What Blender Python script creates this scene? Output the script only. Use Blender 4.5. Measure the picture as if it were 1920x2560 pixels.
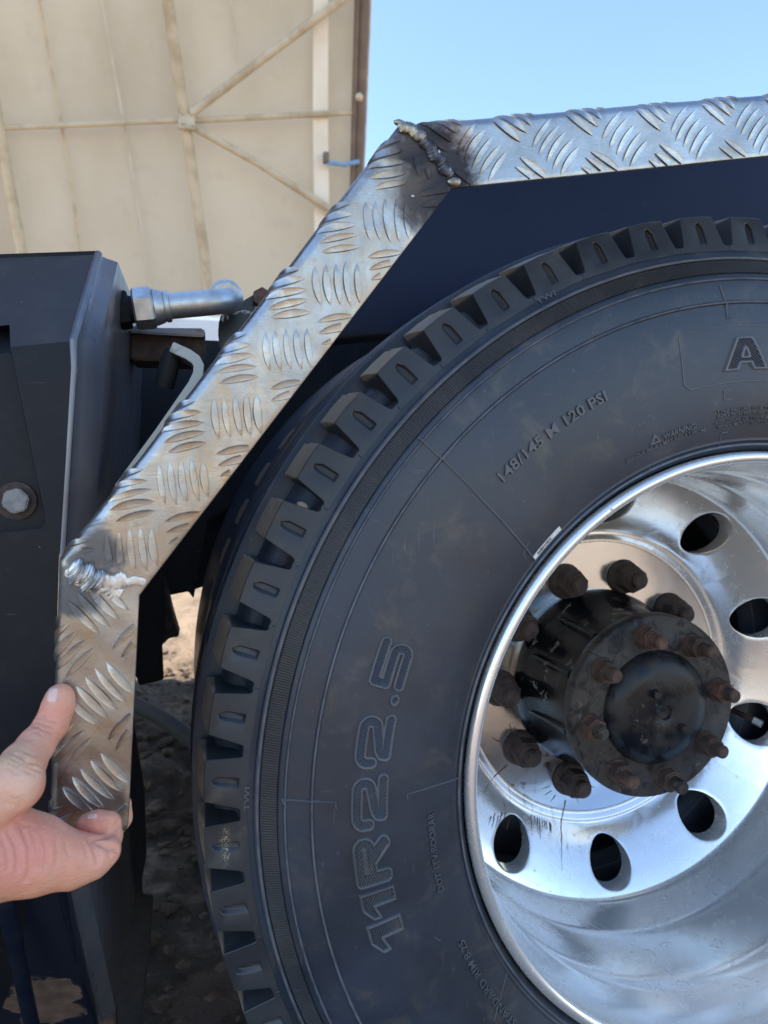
import bpy, bmesh, math, random
import numpy as np
from mathutils import Vector, Matrix
random.seed(7); rng = np.random.default_rng(7)
for o in list(bpy.data.objects): bpy.data.objects.remove(o, do_unlink=True)
SC = bpy.context.scene
COL = SC.collection
R_ = math.radians

# ------------------------------------------------------------------ camera
HUB = 0.505                                   # wheel centre above the ground
CAM = np.array([-0.5207, -0.5768, 0.2772])    # relative to the wheel centre
F, CX, CY = 1774., 960., 1280.                # focal length and centre in photo pixels (1920 x 2560)
yaw, pitch = R_(14.30), R_(-2.974)
FW = np.array([math.sin(yaw)*math.cos(pitch), math.cos(yaw)*math.cos(pitch), math.sin(pitch)])
RT = np.array([math.cos(yaw), -math.sin(yaw), 0.]); UP = np.cross(RT, FW)
cd = bpy.data.cameras.new('camera'); camo = bpy.data.objects.new('camera', cd); COL.objects.link(camo)
M = Matrix.Identity(4)
for i in range(3): M[i][0], M[i][1], M[i][2] = RT[i], UP[i], -FW[i]
M[0][3], M[1][3], M[2][3] = CAM[0], CAM[1], CAM[2]+HUB
camo.matrix_world = M
cd.sensor_fit = 'VERTICAL'; cd.sensor_height = 36; cd.lens = F/2560*36
cd.clip_start = .02; cd.clip_end = 3000
cd.dof.use_dof = True; cd.dof.focus_distance = .62; cd.dof.aperture_fstop = 9.0
SC.camera = camo
SC.render.resolution_x, SC.render.resolution_y = 768, 1024

# ------------------------------------------------------------------ light
SUN_AZ = np.array([-.972, .235]); SUN_EL = R_(47)
w = bpy.data.worlds.new('World'); SC.world = w; w.use_nodes = True
nt = w.node_tree; bg = nt.nodes['Background']
sky = nt.nodes.new('ShaderNodeTexSky'); sky.sky_type = 'NISHITA'; sky.sun_disc = False
sky.sun_elevation = SUN_EL; sky.sun_rotation = math.atan2(SUN_AZ[0], SUN_AZ[1])
sky.altitude = 300; sky.air_density = 1.0; sky.dust_density = .15; sky.ozone_density = 2.2
nt.links.new(sky.outputs[0], bg.inputs[0]); bg.inputs[1].default_value = .12
sl = bpy.data.lights.new('sun', 'SUN'); sl.energy = 3.6; sl.angle = R_(.53); sl.color = (1, .95, .87)
so = bpy.data.objects.new('sun', sl); COL.objects.link(so)
sdir = Vector((SUN_AZ[0]*math.cos(SUN_EL), SUN_AZ[1]*math.cos(SUN_EL), math.sin(SUN_EL)))
so.rotation_euler = sdir.to_track_quat('Z', 'Y').to_euler(); so.location = (-4, 3, 6)
vs = SC.view_settings; vs.view_transform = 'Standard'; vs.look = 'None'; vs.exposure = 1.8; vs.gamma = 1
vs.use_curve_mapping = False

# ------------------------------------------------------------------ helpers
def ray(px, py): return (px-CX)/F*RT - (py-CY)/F*UP + FW
def at(px, py, Y):
    d = ray(px, py); return CAM + d*((Y-CAM[1])/d[1])
def scale_at(p): return F/float((np.asarray(p)-CAM) @ FW)       # photo pixels per metre at p
def W(p): return (float(p[0]), float(p[1]), float(p[2])+HUB)
def wpx(px, py, Y): return W(at(px, py, Y))

def mesh_obj(name, verts, faces, mat, parent=None, smooth=True, angle=35):
    me = bpy.data.meshes.new(name)
    me.from_pydata([tuple(map(float, v)) for v in verts], [], [tuple(int(i) for i in f) for f in faces])
    me.update()
    return link(name, me, mat, parent, smooth, angle)
def link(name, me, mat, parent=None, smooth=True, angle=35):
    if mat is not None and not me.materials: me.materials.append(mat)
    if smooth:
        me.polygons.foreach_set('use_smooth', [True]*len(me.polygons))
        if angle < 180:
            try: me.set_sharp_from_angle(angle=R_(angle))
            except Exception: pass
    o = bpy.data.objects.new(name, me); COL.objects.link(o)
    if parent is not None: o.parent = parent
    return o
def bm_obj(name, bm, mat, parent=None, smooth=True, angle=35):
    bmesh.ops.recalc_face_normals(bm, faces=bm.faces)
    me = bpy.data.meshes.new(name); bm.to_mesh(me); bm.free()
    return link(name, me, mat, parent, smooth, angle)
def tag(o, label, cat, group=None):
    o['label'] = label; o['category'] = cat
    if group: o['group'] = group
    return o
def struct(o): o['kind'] = 'structure'; return o
def empty(name, loc=(0, 0, 0)):
    o = bpy.data.objects.new(name, None); COL.objects.link(o); o.location = loc; o.empty_display_size = .05
    return o
def keep(o, p):           # parent without moving
    o.parent = p; o.matrix_parent_inverse = Matrix.Translation(p.location).inverted(); return o

def bm_prism(bm, pts, back):
    """pts: list of 3-D points (front outline), back: vector for the extrusion"""
    n = len(pts); b = np.asarray(back, float)
    f = [bm.verts.new(W(p)) for p in pts]; k = [bm.verts.new(W(np.asarray(p)+b)) for p in pts]
    bm.faces.new(f); bm.faces.new(k[::-1])
    for i in range(n): bm.faces.new((f[i], k[i], k[(i+1) % n], f[(i+1) % n]))
def prism_px(name, px, Y, depth, mat, parent=None, bevel=.0015):
    bm = bmesh.new(); bm_prism(bm, [at(x, y, Y) for x, y in px], (0, depth, 0))
    bmesh.ops.recalc_face_normals(bm, faces=bm.faces)
    if bevel: bmesh.ops.bevel(bm, geom=bm.edges[:], offset=bevel, segments=2, affect='EDGES', clamp_overlap=True)
    return bm_obj(name, bm, mat, parent)
def bm_box(bm, c, s, rz=0):
    m = Matrix.Translation(Vector(c)) @ Matrix.Rotation(rz, 4, 'Z') @ Matrix.Diagonal((s[0], s[1], s[2], 1))
    return bmesh.ops.create_cube(bm, size=1, matrix=m)['verts']
def box(name, c, s, mat, parent=None, rz=0, bevel=.004):
    bm = bmesh.new(); bm_box(bm, c, s, rz)
    if bevel: bmesh.ops.bevel(bm, geom=bm.edges[:], offset=bevel, segments=2, affect='EDGES')
    return bm_obj(name, bm, mat, parent)
def tube_mesh(path, rad, n=14, cap=True, up=(0, 0, 1)):
    P = np.asarray(path, float); m = len(P)
    rad = np.full(m, rad) if np.isscalar(rad) else np.asarray(rad, float)
    T = np.gradient(P, axis=0); T /= np.linalg.norm(T, axis=1)[:, None]
    V = []; u = np.asarray(up, float)
    if abs(u @ T[0]) > .95: u = np.array([1., 0, 0])
    for i in range(m):
        a = u - (u @ T[i])*T[i]; a /= np.linalg.norm(a); b = np.cross(T[i], a); u = a
        for k in range(n):
            t = 2*math.pi*k/n; V.append(P[i] + rad[i]*(math.cos(t)*a + math.sin(t)*b))
    Fc = [(i*n+k, i*n+(k+1) % n, (i+1)*n+(k+1) % n, (i+1)*n+k) for i in range(m-1) for k in range(n)]
    if cap: Fc += [tuple(range(n))[::-1], tuple((m-1)*n+k for k in range(n))]
    return V, Fc
def tube(name, path, rad, mat, parent=None, n=14):
    V, Fc = tube_mesh(path, rad, n); return mesh_obj(name, V, Fc, mat, parent)
def lathe_mesh(prof, n=120, a0=0., a1=2*math.pi):
    """prof: (r, y) pairs, axis +Y through the wheel centre"""
    closed = abs(a1-a0-2*math.pi) < 1e-6
    A = np.linspace(a0, a1, n, endpoint=not closed); m = len(prof)
    V = [(r*math.cos(a), y, r*math.sin(a)+HUB) for a in A for r, y in prof]
    Fc = []
    for i in range(n if closed else n-1):
        j = (i+1) % n
        for k in range(m-1): Fc.append((i*m+k, i*m+k+1, j*m+k+1, j*m+k))
    return V, Fc
def lathe(name, prof, mat, parent=None, n=120, angle=30):
    V, Fc = lathe_mesh(prof, n); return mesh_obj(name, V, Fc, mat, parent, True, angle)
def copy_tree(o, parent=None):
    c = o.copy(); COL.objects.link(c)
    if parent is not None: c.parent = parent
    for ch in list(o.children): copy_tree(ch, c)
    return c

# ------------------------------------------------------------------ materials
class NB:
    def __init__(s, name):
        s.m = bpy.data.materials.new(name); s.m.use_nodes = True
        s.t = s.m.node_tree; s.b = s.t.nodes['Principled BSDF']; s.geo = s.t.nodes.new('ShaderNodeNewGeometry')
        s.pos = s.geo.outputs['Position']
    def set(s, **k):
        for n, v in k.items():
            n = n.replace('_', ' ')
            n = {'Base': 'Base Color', 'Metal': 'Metallic', 'Rough': 'Roughness', 'Spec': 'Specular IOR Level', 'Coat': 'Coat Weight', 'CoatR': 'Coat Roughness', 'SSS': 'Subsurface Weight', 'SSR': 'Subsurface Radius', 'SSS scale': 'Subsurface Scale'}.get(n, n)
            inp = s.b.inputs[n]
            if hasattr(v, 'is_linked') or isinstance(v, bpy.types.NodeSocket): s.t.links.new(v, inp)
            else: inp.default_value = (*v, 1) if isinstance(v, tuple) and len(v) == 3 and inp.type == 'RGBA' else v
        return s
    def _in(s, node, i, v):
        if isinstance(v, bpy.types.NodeSocket): s.t.links.new(v, node.inputs[i])
        elif v is not None:
            inp = node.inputs[i]
            inp.default_value = (*v, 1) if isinstance(v, tuple) and len(v) == 3 and inp.type == 'RGBA' else v
    def mapped(s, scale=(1, 1, 1), loc=(0, 0, 0), rot=(0, 0, 0)):
        n = s.t.nodes.new('ShaderNodeMapping'); s.t.links.new(s.pos, n.inputs[0])
        n.inputs['Scale'].default_value = scale; n.inputs['Location'].default_value = loc; n.inputs['Rotation'].default_value = rot
        return n.outputs[0]
    def noise(s, scale, detail=5, rough=.55, vec=None, dist=0.):
        n = s.t.nodes.new('ShaderNodeTexNoise'); s.t.links.new(vec or s.pos, n.inputs['Vector'])
        n.inputs['Scale'].default_value = scale; n.inputs['Detail'].default_value = detail
        n.inputs['Roughness'].default_value = rough; n.inputs['Distortion'].default_value = dist
        return n.outputs['Fac']
    def voro(s, scale, vec=None, feat='F1', out='Distance'):
        n = s.t.nodes.new('ShaderNodeTexVoronoi'); s.t.links.new(vec or s.pos, n.inputs['Vector'])
        n.inputs['Scale'].default_value = scale; n.feature = feat
        return n.outputs[out]
    def ramp(s, v, a, b, lo=0., hi=1.):
        n = s.t.nodes.new('ShaderNodeMapRange'); s._in(n, 0, v)
        for i, q in enumerate((a, b, lo, hi)): n.inputs[i+1].default_value = q
        n.clamp = True; n.interpolation_type = 'SMOOTHSTEP' if lo == 0 and hi == 1 else 'LINEAR'
        return n.outputs[0]
    def math(s, op, a, b=None):
        n = s.t.nodes.new('ShaderNodeMath'); n.operation = op; s._in(n, 0, a)
        if b is not None: s._in(n, 1, b)
        return n.outputs[0]
    def mix(s, f, a, b):
        n = s.t.nodes.new('ShaderNodeMix'); n.data_type = 'RGBA'
        s._in(n, 0, f); s._in(n, 6, a); s._in(n, 7, b); return n.outputs[2]
    def dist(s, p, sc=(1, 1, 1)):          # distance to a world point, axis-weighted
        v = s.t.nodes.new('ShaderNodeVectorMath'); v.operation = 'SUBTRACT'; s.t.links.new(s.pos, v.inputs[0]); v.inputs[1].default_value = p
        m = s.t.nodes.new('ShaderNodeVectorMath'); m.operation = 'MULTIPLY'; s.t.links.new(v.outputs[0], m.inputs[0]); m.inputs[1].default_value = sc
        l = s.t.nodes.new('ShaderNodeVectorMath'); l.operation = 'LENGTH'; s.t.links.new(m.outputs[0], l.inputs[0])
        return l.outputs['Value']
    def blob(s, p, r, soft, wob=None, amp=0., sc=(1, 1, 1)):   # 1 inside, ragged edge from noise
        d = s.dist(p, sc)
        if wob is not None: d = s.math('ADD', d, s.math('MULTIPLY', s.math('SUBTRACT', wob, .5), amp))
        return s.ramp(d, r, r-soft if r > soft else 0.)
    def sep(s, v=None):
        n = s.t.nodes.new('ShaderNodeSeparateXYZ'); s.t.links.new(v or s.pos, n.inputs[0]); return n.outputs
    def bump(s, h, strength=.3, dist=.001, chain=None):
        n = s.t.nodes.new('ShaderNodeBump'); s.t.links.new(h, n.inputs['Height'])
        n.inputs['Strength'].default_value = strength; n.inputs['Distance'].default_value = dist
        if chain is not None: s.t.links.new(chain, n.inputs['Normal'])
        return n.outputs[0]
    def normal(s, n): s.t.links.new(n, s.b.inputs['Normal']); return s

def m_rubber(name, dust=.6, base=(.017, .023, .035), pale_ridges=True):
    b = NB(name); n1 = b.noise(9, 6, .6); n2 = b.noise(70, 4); n3 = b.noise(600, 3)
    c = b.mix(b.ramp(n1, .35, .7), base, tuple(v*1.7 for v in base))
    c = b.mix(b.math('MULTIPLY', b.ramp(b.noise(24, 7, .7, dist=.6), .5, .78), dust), c, (.12, .1, .078))
    c = b.mix(b.math('MULTIPLY', b.ramp(b.noise(160, 3), .68, .76), .25), c, (.2, .18, .15))
    sc1 = b.noise(1, 3, .6, b.mapped((25, 25, 420), rot=(0, .6, 0))); sc2 = b.noise(1, 3, .6, b.mapped((420, 25, 25), rot=(0, .5, 0)))
    c = b.mix(b.math('MULTIPLY', b.ramp(b.math('MAXIMUM', sc1, sc2), .7, .76), .22), c, (.22, .22, .23))
    c = b.mix(b.math('MULTIPLY', b.ramp(b.noise(4.5, 5, .6, dist=.5), .5, .7), .28), c, (.07, .06, .052))
    if pale_ridges:       # raised ring ridges paler in patches
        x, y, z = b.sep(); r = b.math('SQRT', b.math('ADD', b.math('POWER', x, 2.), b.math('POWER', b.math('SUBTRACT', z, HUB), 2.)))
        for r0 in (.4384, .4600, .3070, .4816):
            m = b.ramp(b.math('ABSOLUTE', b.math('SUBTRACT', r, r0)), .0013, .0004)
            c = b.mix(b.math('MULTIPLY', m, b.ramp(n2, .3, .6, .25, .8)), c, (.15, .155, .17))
    b.set(Base=c, Rough=b.ramp(n1, .3, .75, .36, .56), Spec=.62)
    return b.normal(b.bump(n3, .12, .0006, b.bump(n2, .1, .001))).m
LETTER = m_rubber('lettering_rubber', .4, (.066, .07, .078), False)
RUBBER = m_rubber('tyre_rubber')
RUB_TREAD = m_rubber('tread_rubber_dusty', .5, (.034, .033, .034), False)
def _tread():    # tread faces scrubbed brown by dust, shoulder faces stay black: by face direction from the axle
    b = NB('tread_block_rubber'); n1 = b.noise(14, 6); n2 = b.noise(120, 4)
    x, y, z = b.sep()
    r = b.math('SQRT', b.math('ADD', b.math('POWER', x, 2.), b.math('POWER', b.math('SUBTRACT', z, HUB), 2.)))
    m = b.math('MULTIPLY', b.ramp(r, .5215, .5245), b.ramp(y, .008, .013))
    c = b.mix(b.ramp(n1, .35, .7), (.019, .0215, .027), (.036, .038, .043))
    c = b.mix(b.math('MULTIPLY', b.ramp(b.noise(40, 6, .7), .52, .8), .4), c, (.13, .11, .085))
    c = b.mix(m, c, b.mix(n2, (.17, .125, .085), (.33, .25, .17)))
    d = b.blob(wpx(563, 2115, .004), .012, .009, b.noise(200, 4), .02, (2.2, 1, .6))
    c = b.mix(b.math('MULTIPLY', d, b.ramp(b.noise(900, 2), .5, .6)), c, (.42, .33, .22))
    b.set(Base=c, Rough=b.ramp(n1, .3, .75, .4, .62), Spec=.65)
    return b.normal(b.bump(n2, .15, .001)).m
BLOCK = _tread()
def m_alu_rim():
    b = NB('rim_aluminium'); n1 = b.noise(12, 6, .6); sp = b.voro(95); n2 = b.noise(300, 3)
    c = b.mix(b.ramp(n1, .35, .75), (.93, .915, .89), (.85, .835, .815))
    dirt = b.math('MULTIPLY', b.ramp(sp, .16, .1), b.ramp(b.noise(20, 3), .5, .68))
    c = b.mix(b.math('MULTIPLY', dirt, .75), c, (.2, .16, .12))
    # mud thrown from the lower nuts, in runs that follow the dish
    st = b.noise(1, 5, .7, b.mapped((260, 40, 22)))
    near = b.blob(wpx(1330, 1960, .27), .075, .06, b.noise(60, 4), .06)
    c = b.mix(b.math('MULTIPLY', b.math('MULTIPLY', near, b.ramp(st, .56, .64)), .85), c, (.16, .085, .035))
    near2 = b.blob(wpx(1420, 2035, .25), .06, .05, b.noise(60, 4), .04, (1, 1, .6))
    c = b.mix(b.math('MULTIPLY', b.math('MULTIPLY', near2, b.ramp(st, .58, .66)), .9), c, (.13, .075, .035))
    wm = b.noise(38, 6, .75, dist=1.5)
    b.set(Base=c, Metal=b.ramp(dirt, 0., 1., .7, .2), Rough=b.math('ADD', b.ramp(n1, .3, .7, .18, .26), b.ramp(wm, .52, .75, 0., .16)), Spec=.5)
    return b.normal(b.bump(n2, .06, .0005, b.bump(b.noise(26, 3), .025, .004))).m
ALU_RIM = m_alu_rim()
def m_alu_polish():
    b = NB('rim_centre_polished'); n1 = b.noise(10, 5)
    x, y, z = b.sep(); n2 = b.noise(400, 3)
    c = b.mix(b.ramp(n1, .4, .7), (.74, .77, .80), (.68, .70, .72))
    for p, r in ((wpx(1300, 1990, .28), .05), (wpx(1385, 1905, .28), .03)):
        s = b.math('MULTIPLY', b.blob(p, r, r*.9, b.noise(50, 5), .04), b.ramp(b.noise(75, 5, .7), .54, .6))
        c = b.mix(b.math('MULTIPLY', s, .9), c, (.2, .1, .045))
    sp = b.math('MULTIPLY', b.ramp(b.voro(130), .13, .07), b.ramp(b.noise(25, 3), .5, .65))
    c = b.mix(b.math('MULTIPLY', sp, .7), c, (.2, .15, .1))
    b.set(Base=c, Metal=1., Rough=b.ramp(n1, .3, .7, .11, .2))
    return b.normal(b.bump(b.noise(18, 3), .09, .004, b.bump(n2, .04, .0004))).m
ALU_POL = m_alu_polish()
def m_rust(name, a=(.045, .032, .027), c2=(.115, .065, .045), hi=(.2, .12, .085)):
    b = NB(name); n1 = b.noise(90, 6, .65); n2 = b.noise(500, 4)
    c = b.mix(b.ramp(n1, .35, .65), a, c2); c = b.mix(b.ramp(n2, .6, .8), c, hi)
    b.set(Base=c, Rough=.72, Metal=.15, Spec=.4)
    return b.normal(b.bump(n2, .35, .0012)).m
RUST_DK = m_rust('nut_dark_rust', (.04, .029, .026), (.085, .055, .044), (.13, .085, .065))
RUST = m_rust('stud_rust')
RUST_RED = m_rust('stud_red_rust', (.07, .038, .028), (.15, .08, .055), (.22, .13, .09))
def m_hub():
    b = NB('hub_chipped_black_paint'); n1 = b.noise(32, 7, .7, dist=.8); n2 = b.noise(260, 4); n3 = b.noise(9, 5)
    peel = b.ramp(n1, .605, .63)
    c = b.mix(b.ramp(n3, .4, .65), (.005, .006, .008), (.012, .0105, .010))
    c = b.mix(b.math('MULTIPLY', b.ramp(b.noise(60, 6, .7), .55, .78), .4), c, (.06, .045, .036))
    c = b.mix(b.math('MULTIPLY', peel, .8), c, (.21, .18, .155))
    b.set(Base=c, Rough=b.math('ADD', b.ramp(n3, .4, .68, .14, .5), b.math('MULTIPLY', peel, .25)), Spec=.25)
    return b.normal(b.bump(peel, -.3, .0008, b.bump(n2, .1, .0006))).m
HUBM = m_hub()
def m_flange():
    b = NB('hub_flange_grimy'); n1 = b.noise(30, 7, .7); n2 = b.noise(300, 4); n3 = b.noise(8, 5)
    c = b.mix(b.ramp(n3, .35, .65), (.009, .009, .010), (.065, .052, .042))
    c = b.mix(b.math('MULTIPLY', b.ramp(n1, .5, .7), .7), c, (.015, .015, .017))
    c = b.mix(b.math('MULTIPLY', b.ramp(b.noise(85, 5), .62, .7), .6), c, (.16, .13, .11))
    c = b.mix(b.math('MULTIPLY', b.ramp(b.noise(48, 6, .7, dist=1.2), .5, .6), .75), c, (.006, .006, .007))
    b.set(Base=c, Rough=b.ramp(n1, .3, .7, .4, .65), Spec=.25)
    return b.normal(b.bump(n2, .3, .001)).m
FLANGE = m_flange()
def m_cap():
    b = NB('hub_cap_black'); n1 = b.noise(26, 7, .7); n2 = b.noise(340, 3)
    c = b.mix(b.ramp(n1, .4, .62), (.007, .0085, .012), (.028, .025, .023))
    m = b.math('MULTIPLY', b.ramp(b.noise(75, 5, .7), .6, .66), b.blob(wpx(1640, 1810, .13), .045, .03))
    c = b.mix(m, c, (.17, .14, .115))
    b.set(Base=c, Rough=b.ramp(n1, .35, .65, .14, .5), Spec=.28)
    return b.normal(b.bump(n2, .12, .0006, b.bump(m, .3, .001))).m
CAPM = m_cap()
def m_paint(name, base, rough=.3, dust=.25, dcol=(.1, .09, .08)):
    b = NB(name); n1 = b.noise(5, 6); n2 = b.noise(40, 6, .7); sc = b.noise(1, 3, .5, b.mapped((30, 30, 400), rot=(0, .7, 0)))
    c = b.mix(b.math('MULTIPLY', b.ramp(n2, .45, .8), dust), base, dcol)
    c = b.mix(b.math('MULTIPLY', b.ramp(b.voro(55), .045, .02), .5), c, (.35, .36, .4))
    c = b.mix(b.math('MULTIPLY', b.ramp(sc, .72, .76), .3), c, (.22, .22, .24))
    b.set(Base=c, Rough=b.ramp(n1, .3, .7, rough, rough+.2), Spec=.24)
    return b.normal(b.bump(b.noise(500, 2), .05, .0004, b.bump(n1, .05, .01))).m
NAVY = m_paint('navy_black_paint', (.006, .009, .02), .26, .12)
TANKM = m_paint('tank_black_paint', (.009, .0098, .0135), .38, .3, (.042, .039, .038))
BLACK = m_paint('chassis_black', (.008, .009, .012), .5, .3, (.04, .03, .025))
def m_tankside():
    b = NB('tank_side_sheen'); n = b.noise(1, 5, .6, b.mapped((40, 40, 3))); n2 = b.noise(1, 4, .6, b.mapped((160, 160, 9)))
    c = b.mix(b.ramp(n, .35, .7), (.13, .14, .17), (.19, .185, .19))  # pale blue-grey diffuse stands in for sky reflected in the black paint
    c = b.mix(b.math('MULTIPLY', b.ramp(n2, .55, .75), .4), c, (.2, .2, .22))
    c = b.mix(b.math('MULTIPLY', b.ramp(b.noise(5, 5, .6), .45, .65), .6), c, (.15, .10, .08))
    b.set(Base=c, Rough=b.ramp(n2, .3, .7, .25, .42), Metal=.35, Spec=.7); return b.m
TANKSIDE = m_tankside()
def m_lower():
    b = NB('lower_panel_navy_rust'); n1 = b.noise(30, 7, .65); n2 = b.noise(300, 4)
    c = b.mix(b.ramp(b.noise(6, 4), .3, .7), (.006, .010, .021), (.011, .015, .027))
    c = b.mix(b.math('MULTIPLY', b.ramp(b.voro(90), .06, .03), .4), c, (.3, .32, .36))
    nr = b.noise(28, 6, .6)
    m = b.blob(wpx(112, 2500, .115), .034, .003, nr, .055, (1, .7, .62))
    c = b.mix(m, c, b.mix(b.ramp(b.noise(70, 5), .3, .75), (.085, .05, .036), (.16, .1, .072)))
    b.set(Base=c, Rough=b.math('ADD', b.math('MULTIPLY', m, .45), .3), Spec=.5)
    return b.normal(b.bump(b.math('ADD', m, b.math('MULTIPLY', n2, .15)), -.15, .0008)).m
LOWER = m_lower()
def m_zinc():
    b = NB('zinc_plating'); n1 = b.noise(60, 5); n2 = b.noise(500, 3)
    b.set(Base=b.mix(b.ramp(n1, .35, .7), (.66, .66, .64), (.5, .5, .49)), Metal=.9, Rough=b.ramp(n1, .3, .7, .36, .5))
    return b.normal(b.bump(n2, .06, .0004)).m
ZINC = m_zinc()
def m_galv():
    b = NB('galvanised_flat_bar'); n1 = b.noise(45, 6)
    b.set(Base=b.mix(b.ramp(n1, .55, .72), (.29, .285, .27), (.14, .13, .12)), Metal=1., Rough=.45); return b.m
GALV = m_galv()
WELD2_A, WELD2_B = (992, 306), (1130, 450)
WELD1_A, WELD1_B = (170, 1412), (268, 1464)

# guard plane (hand-held, a little out of plumb): y - k z = c
def gat(px, py, off=0.):
    d = ray(px, py)
    t = (-.058 - (CAM[1]-GK*CAM[2])) / (d[1]-GK*d[2])
    return CAM + d*t + off*GN
GK = -.05
GN = np.array([0, -1., GK]); GN /= np.linalg.norm(GN)           # towards the camera
def m_guard(name, brighter=1.):
    b = NB(name); n1 = b.noise(16, 6, .65, dist=.7); n2 = b.noise(75, 5, .65); n3 = b.noise(700, 3); nf = b.noise(30, 6, .7, dist=1.0)
    br = b.noise(1, 4, .6, b.mapped((60, 60, 900), rot=(0, R_(-38), 0)))
    c = b.mix(b.ramp(n1, .35, .7), (.49*brighter, .485*brighter, .475*brighter), (.335*brighter, .33*brighter, .32*brighter))
    tan_ = b.math('MULTIPLY', b.ramp(nf, .42, .64), b.blob(W(gat(560, 960)), .28, .2, nf, .1, (1, 1, .6)))  # tan patches: brown staining, with warm reflection put into the colour
    c = b.mix(b.math('MULTIPLY', tan_, .6), c, (.44, .32, .2))
    c = b.mix(b.math('MULTIPLY', b.blob(W(gat(1140, 345)), .022, .02, nf, .02), .6), c, (.52, .33, .22))
    pits = b.math('MULTIPLY', b.ramp(b.voro(420), .16, .08), b.ramp(b.noise(50, 3), .55, .66))
    c = b.mix(b.math('MULTIPLY', pits, .7), c, (.1, .085, .07))
    soot = None
    for p, r, a in ((gat(1062, 385), 0.0341, 1.), (gat(1092, 425), 0.0372, 1.), (gat(1075, 480), 0.0341, 1.), (gat(1012, 332), 0.0200, .6), (gat(1120, 455), 0.0279, .9), (gat(248, 1378), 0.0230, .68), (gat(183, 1492), 0.0220, .7), (gat(160, 1440), 0.0150, .6), (gat(205, 1402), 0.0180, .7)):
        s = b.math('MULTIPLY', b.blob(W(p), r, r*.5, nf, .045), a)
        soot = s if soot is None else b.math('MAXIMUM', soot, s)
    scr = b.ramp(b.noise(1, 4, .6, b.mapped((90, 90, 1500), rot=(0, R_(35), 0))), .62, .7)
    c = b.mix(b.math('MULTIPLY', scr, .35), c, (.78, .76, .73))
    c = b.mix(b.math('MULTIPLY', b.ramp(b.noise(210, 5, .7), .56, .7), .3), c, (.25, .235, .215))
    c = b.mix(b.math('MULTIPLY', soot, .95), c, (.022, .025, .036))
    halo = b.blob(W(gat(1000, 420)), .055, .045, nf, .03)
    c = b.mix(b.math('MULTIPLY', b.math('MULTIPLY', halo, b.ramp(n1, .35, .6)), .55), c, (.22, .18, .14))
    b.set(Base=c, Metal=b.ramp(soot, .2, 1., 1., .35), Rough=b.math('ADD', b.ramp(n2, .3, .7, .27, .45), b.math('MULTIPLY', soot, .25)), Spec=b.ramp(soot, .1, .7, .5, .06))
    return b.normal(b.bump(n3, .16, .0006, b.bump(br, .09, .0008, b.bump(n2, .12, .0016, b.bump(n1, .05, .004))))).m
GUARD = m_guard('checker_plate_aluminium'); BAR = m_guard('checker_bar_aluminium', 1.06)
def m_weld(name, a, c2, r=.33):
    b = NB(name); n1 = b.noise(160, 5); b.set(Base=b.mix(b.ramp(n1, .35, .7), a, c2), Metal=.9, Rough=r)
    return b.normal(b.bump(n1, .35, .0012)).m
WELDM = m_weld('weld_bright', (.68, .67, .65), (.46, .455, .45), .38); WELDG = m_weld('weld_burnt', (.5, .42, .3), (.2, .17, .14))
def m_skin():
    b = NB('skin'); n1 = b.noise(22, 5, .6); n2 = b.noise(120, 4); n3 = b.voro(620); n4 = b.noise(1, 4, .6, b.mapped((150, 150, 620), rot=(0, R_(25), 0)))
    c = b.mix(b.ramp(n1, .35, .68), (.87, .44, .285), (.81, .325, .205))
    for p, r, col, a in ((wpx(215, 2068, -.094), .020, (.74, .24, .16), .75), (wpx(262, 2135, -.115), .02, (.86, .40, .28), .5), (wpx(60, 2120, -.135), .034, (.80, .29, .22), .6), (wpx(30, 1900, -.122), .026, (.84, .55, .30), .6), (wpx(150, 1735, -.082), .013, (.78, .42, .27), .5), (wpx(60, 1975, -.142), .026, (.90, .58, .40), .6), (wpx(0, 2160, -.14), .03, (.86, .34, .27), .5), (wpx(110, 1815, -.09), .011, (.72, .33, .21), .5)):
        c = b.mix(b.math('MULTIPLY', b.blob(p, r, r*.9, n1, .015), a), c, col)
    c = b.mix(b.math('MULTIPLY', b.ramp(n2, .6, .78), .3), c, (.42, .2, .14))
    c = b.mix(b.math('MULTIPLY', b.ramp(b.voro(150), .09, .04), .35), c, (.3, .14, .09))
    b.set(Base=c, Rough=b.ramp(n2, .3, .7, .42, .58), Spec=.4, SSS=.12, SSR=(1., .35, .2), SSS_scale=.004)
    return b.normal(b.bump(n3, .3, .0006, b.bump(n4, .55, .0016, b.bump(n2, .25, .0018)))).m
SKIN = m_skin()
NAIL = NB('fingernail').set(Base=(.82, .51, .41), Rough=.28, Spec=.5).m
def m_cloth():
    b = NB('hall_fabric'); n1 = b.noise(.55, 5, .6, b.mapped((1, 1, .5))); n2 = b.noise(6, 5)
    c = b.mix(b.ramp(n1, .35, .7), (.42, .37, .29), (.35, .30, .225))
    c = b.mix(b.math('MULTIPLY', b.ramp(n2, .55, .75), .2), c, (.3, .25, .19))
    t = b.t.nodes; d = t.new('ShaderNodeBsdfDiffuse'); tr = t.new('ShaderNodeBsdfTranslucent'); mx = t.new('ShaderNodeMixShader')
    b.t.links.new(c, d.inputs[0]); b.t.links.new(c, tr.inputs[0]); mx.inputs[0].default_value = .25
    b.t.links.new(d.outputs[0], mx.inputs[1]); b.t.links.new(tr.outputs[0], mx.inputs[2])
    b.t.links.new(mx.outputs[0], t['Material Output'].inputs[0]); return b.m
CLOTH = m_cloth()
def m_simple(name, a, c2, sc, rough=.6, metal=0., bump=.2):
    b = NB(name); n = b.noise(sc, 5); b.set(Base=b.mix(b.ramp(n, .35, .7), a, c2), Rough=rough, Metal=metal)
    return b.normal(b.bump(n, bump, .002)).m
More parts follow.
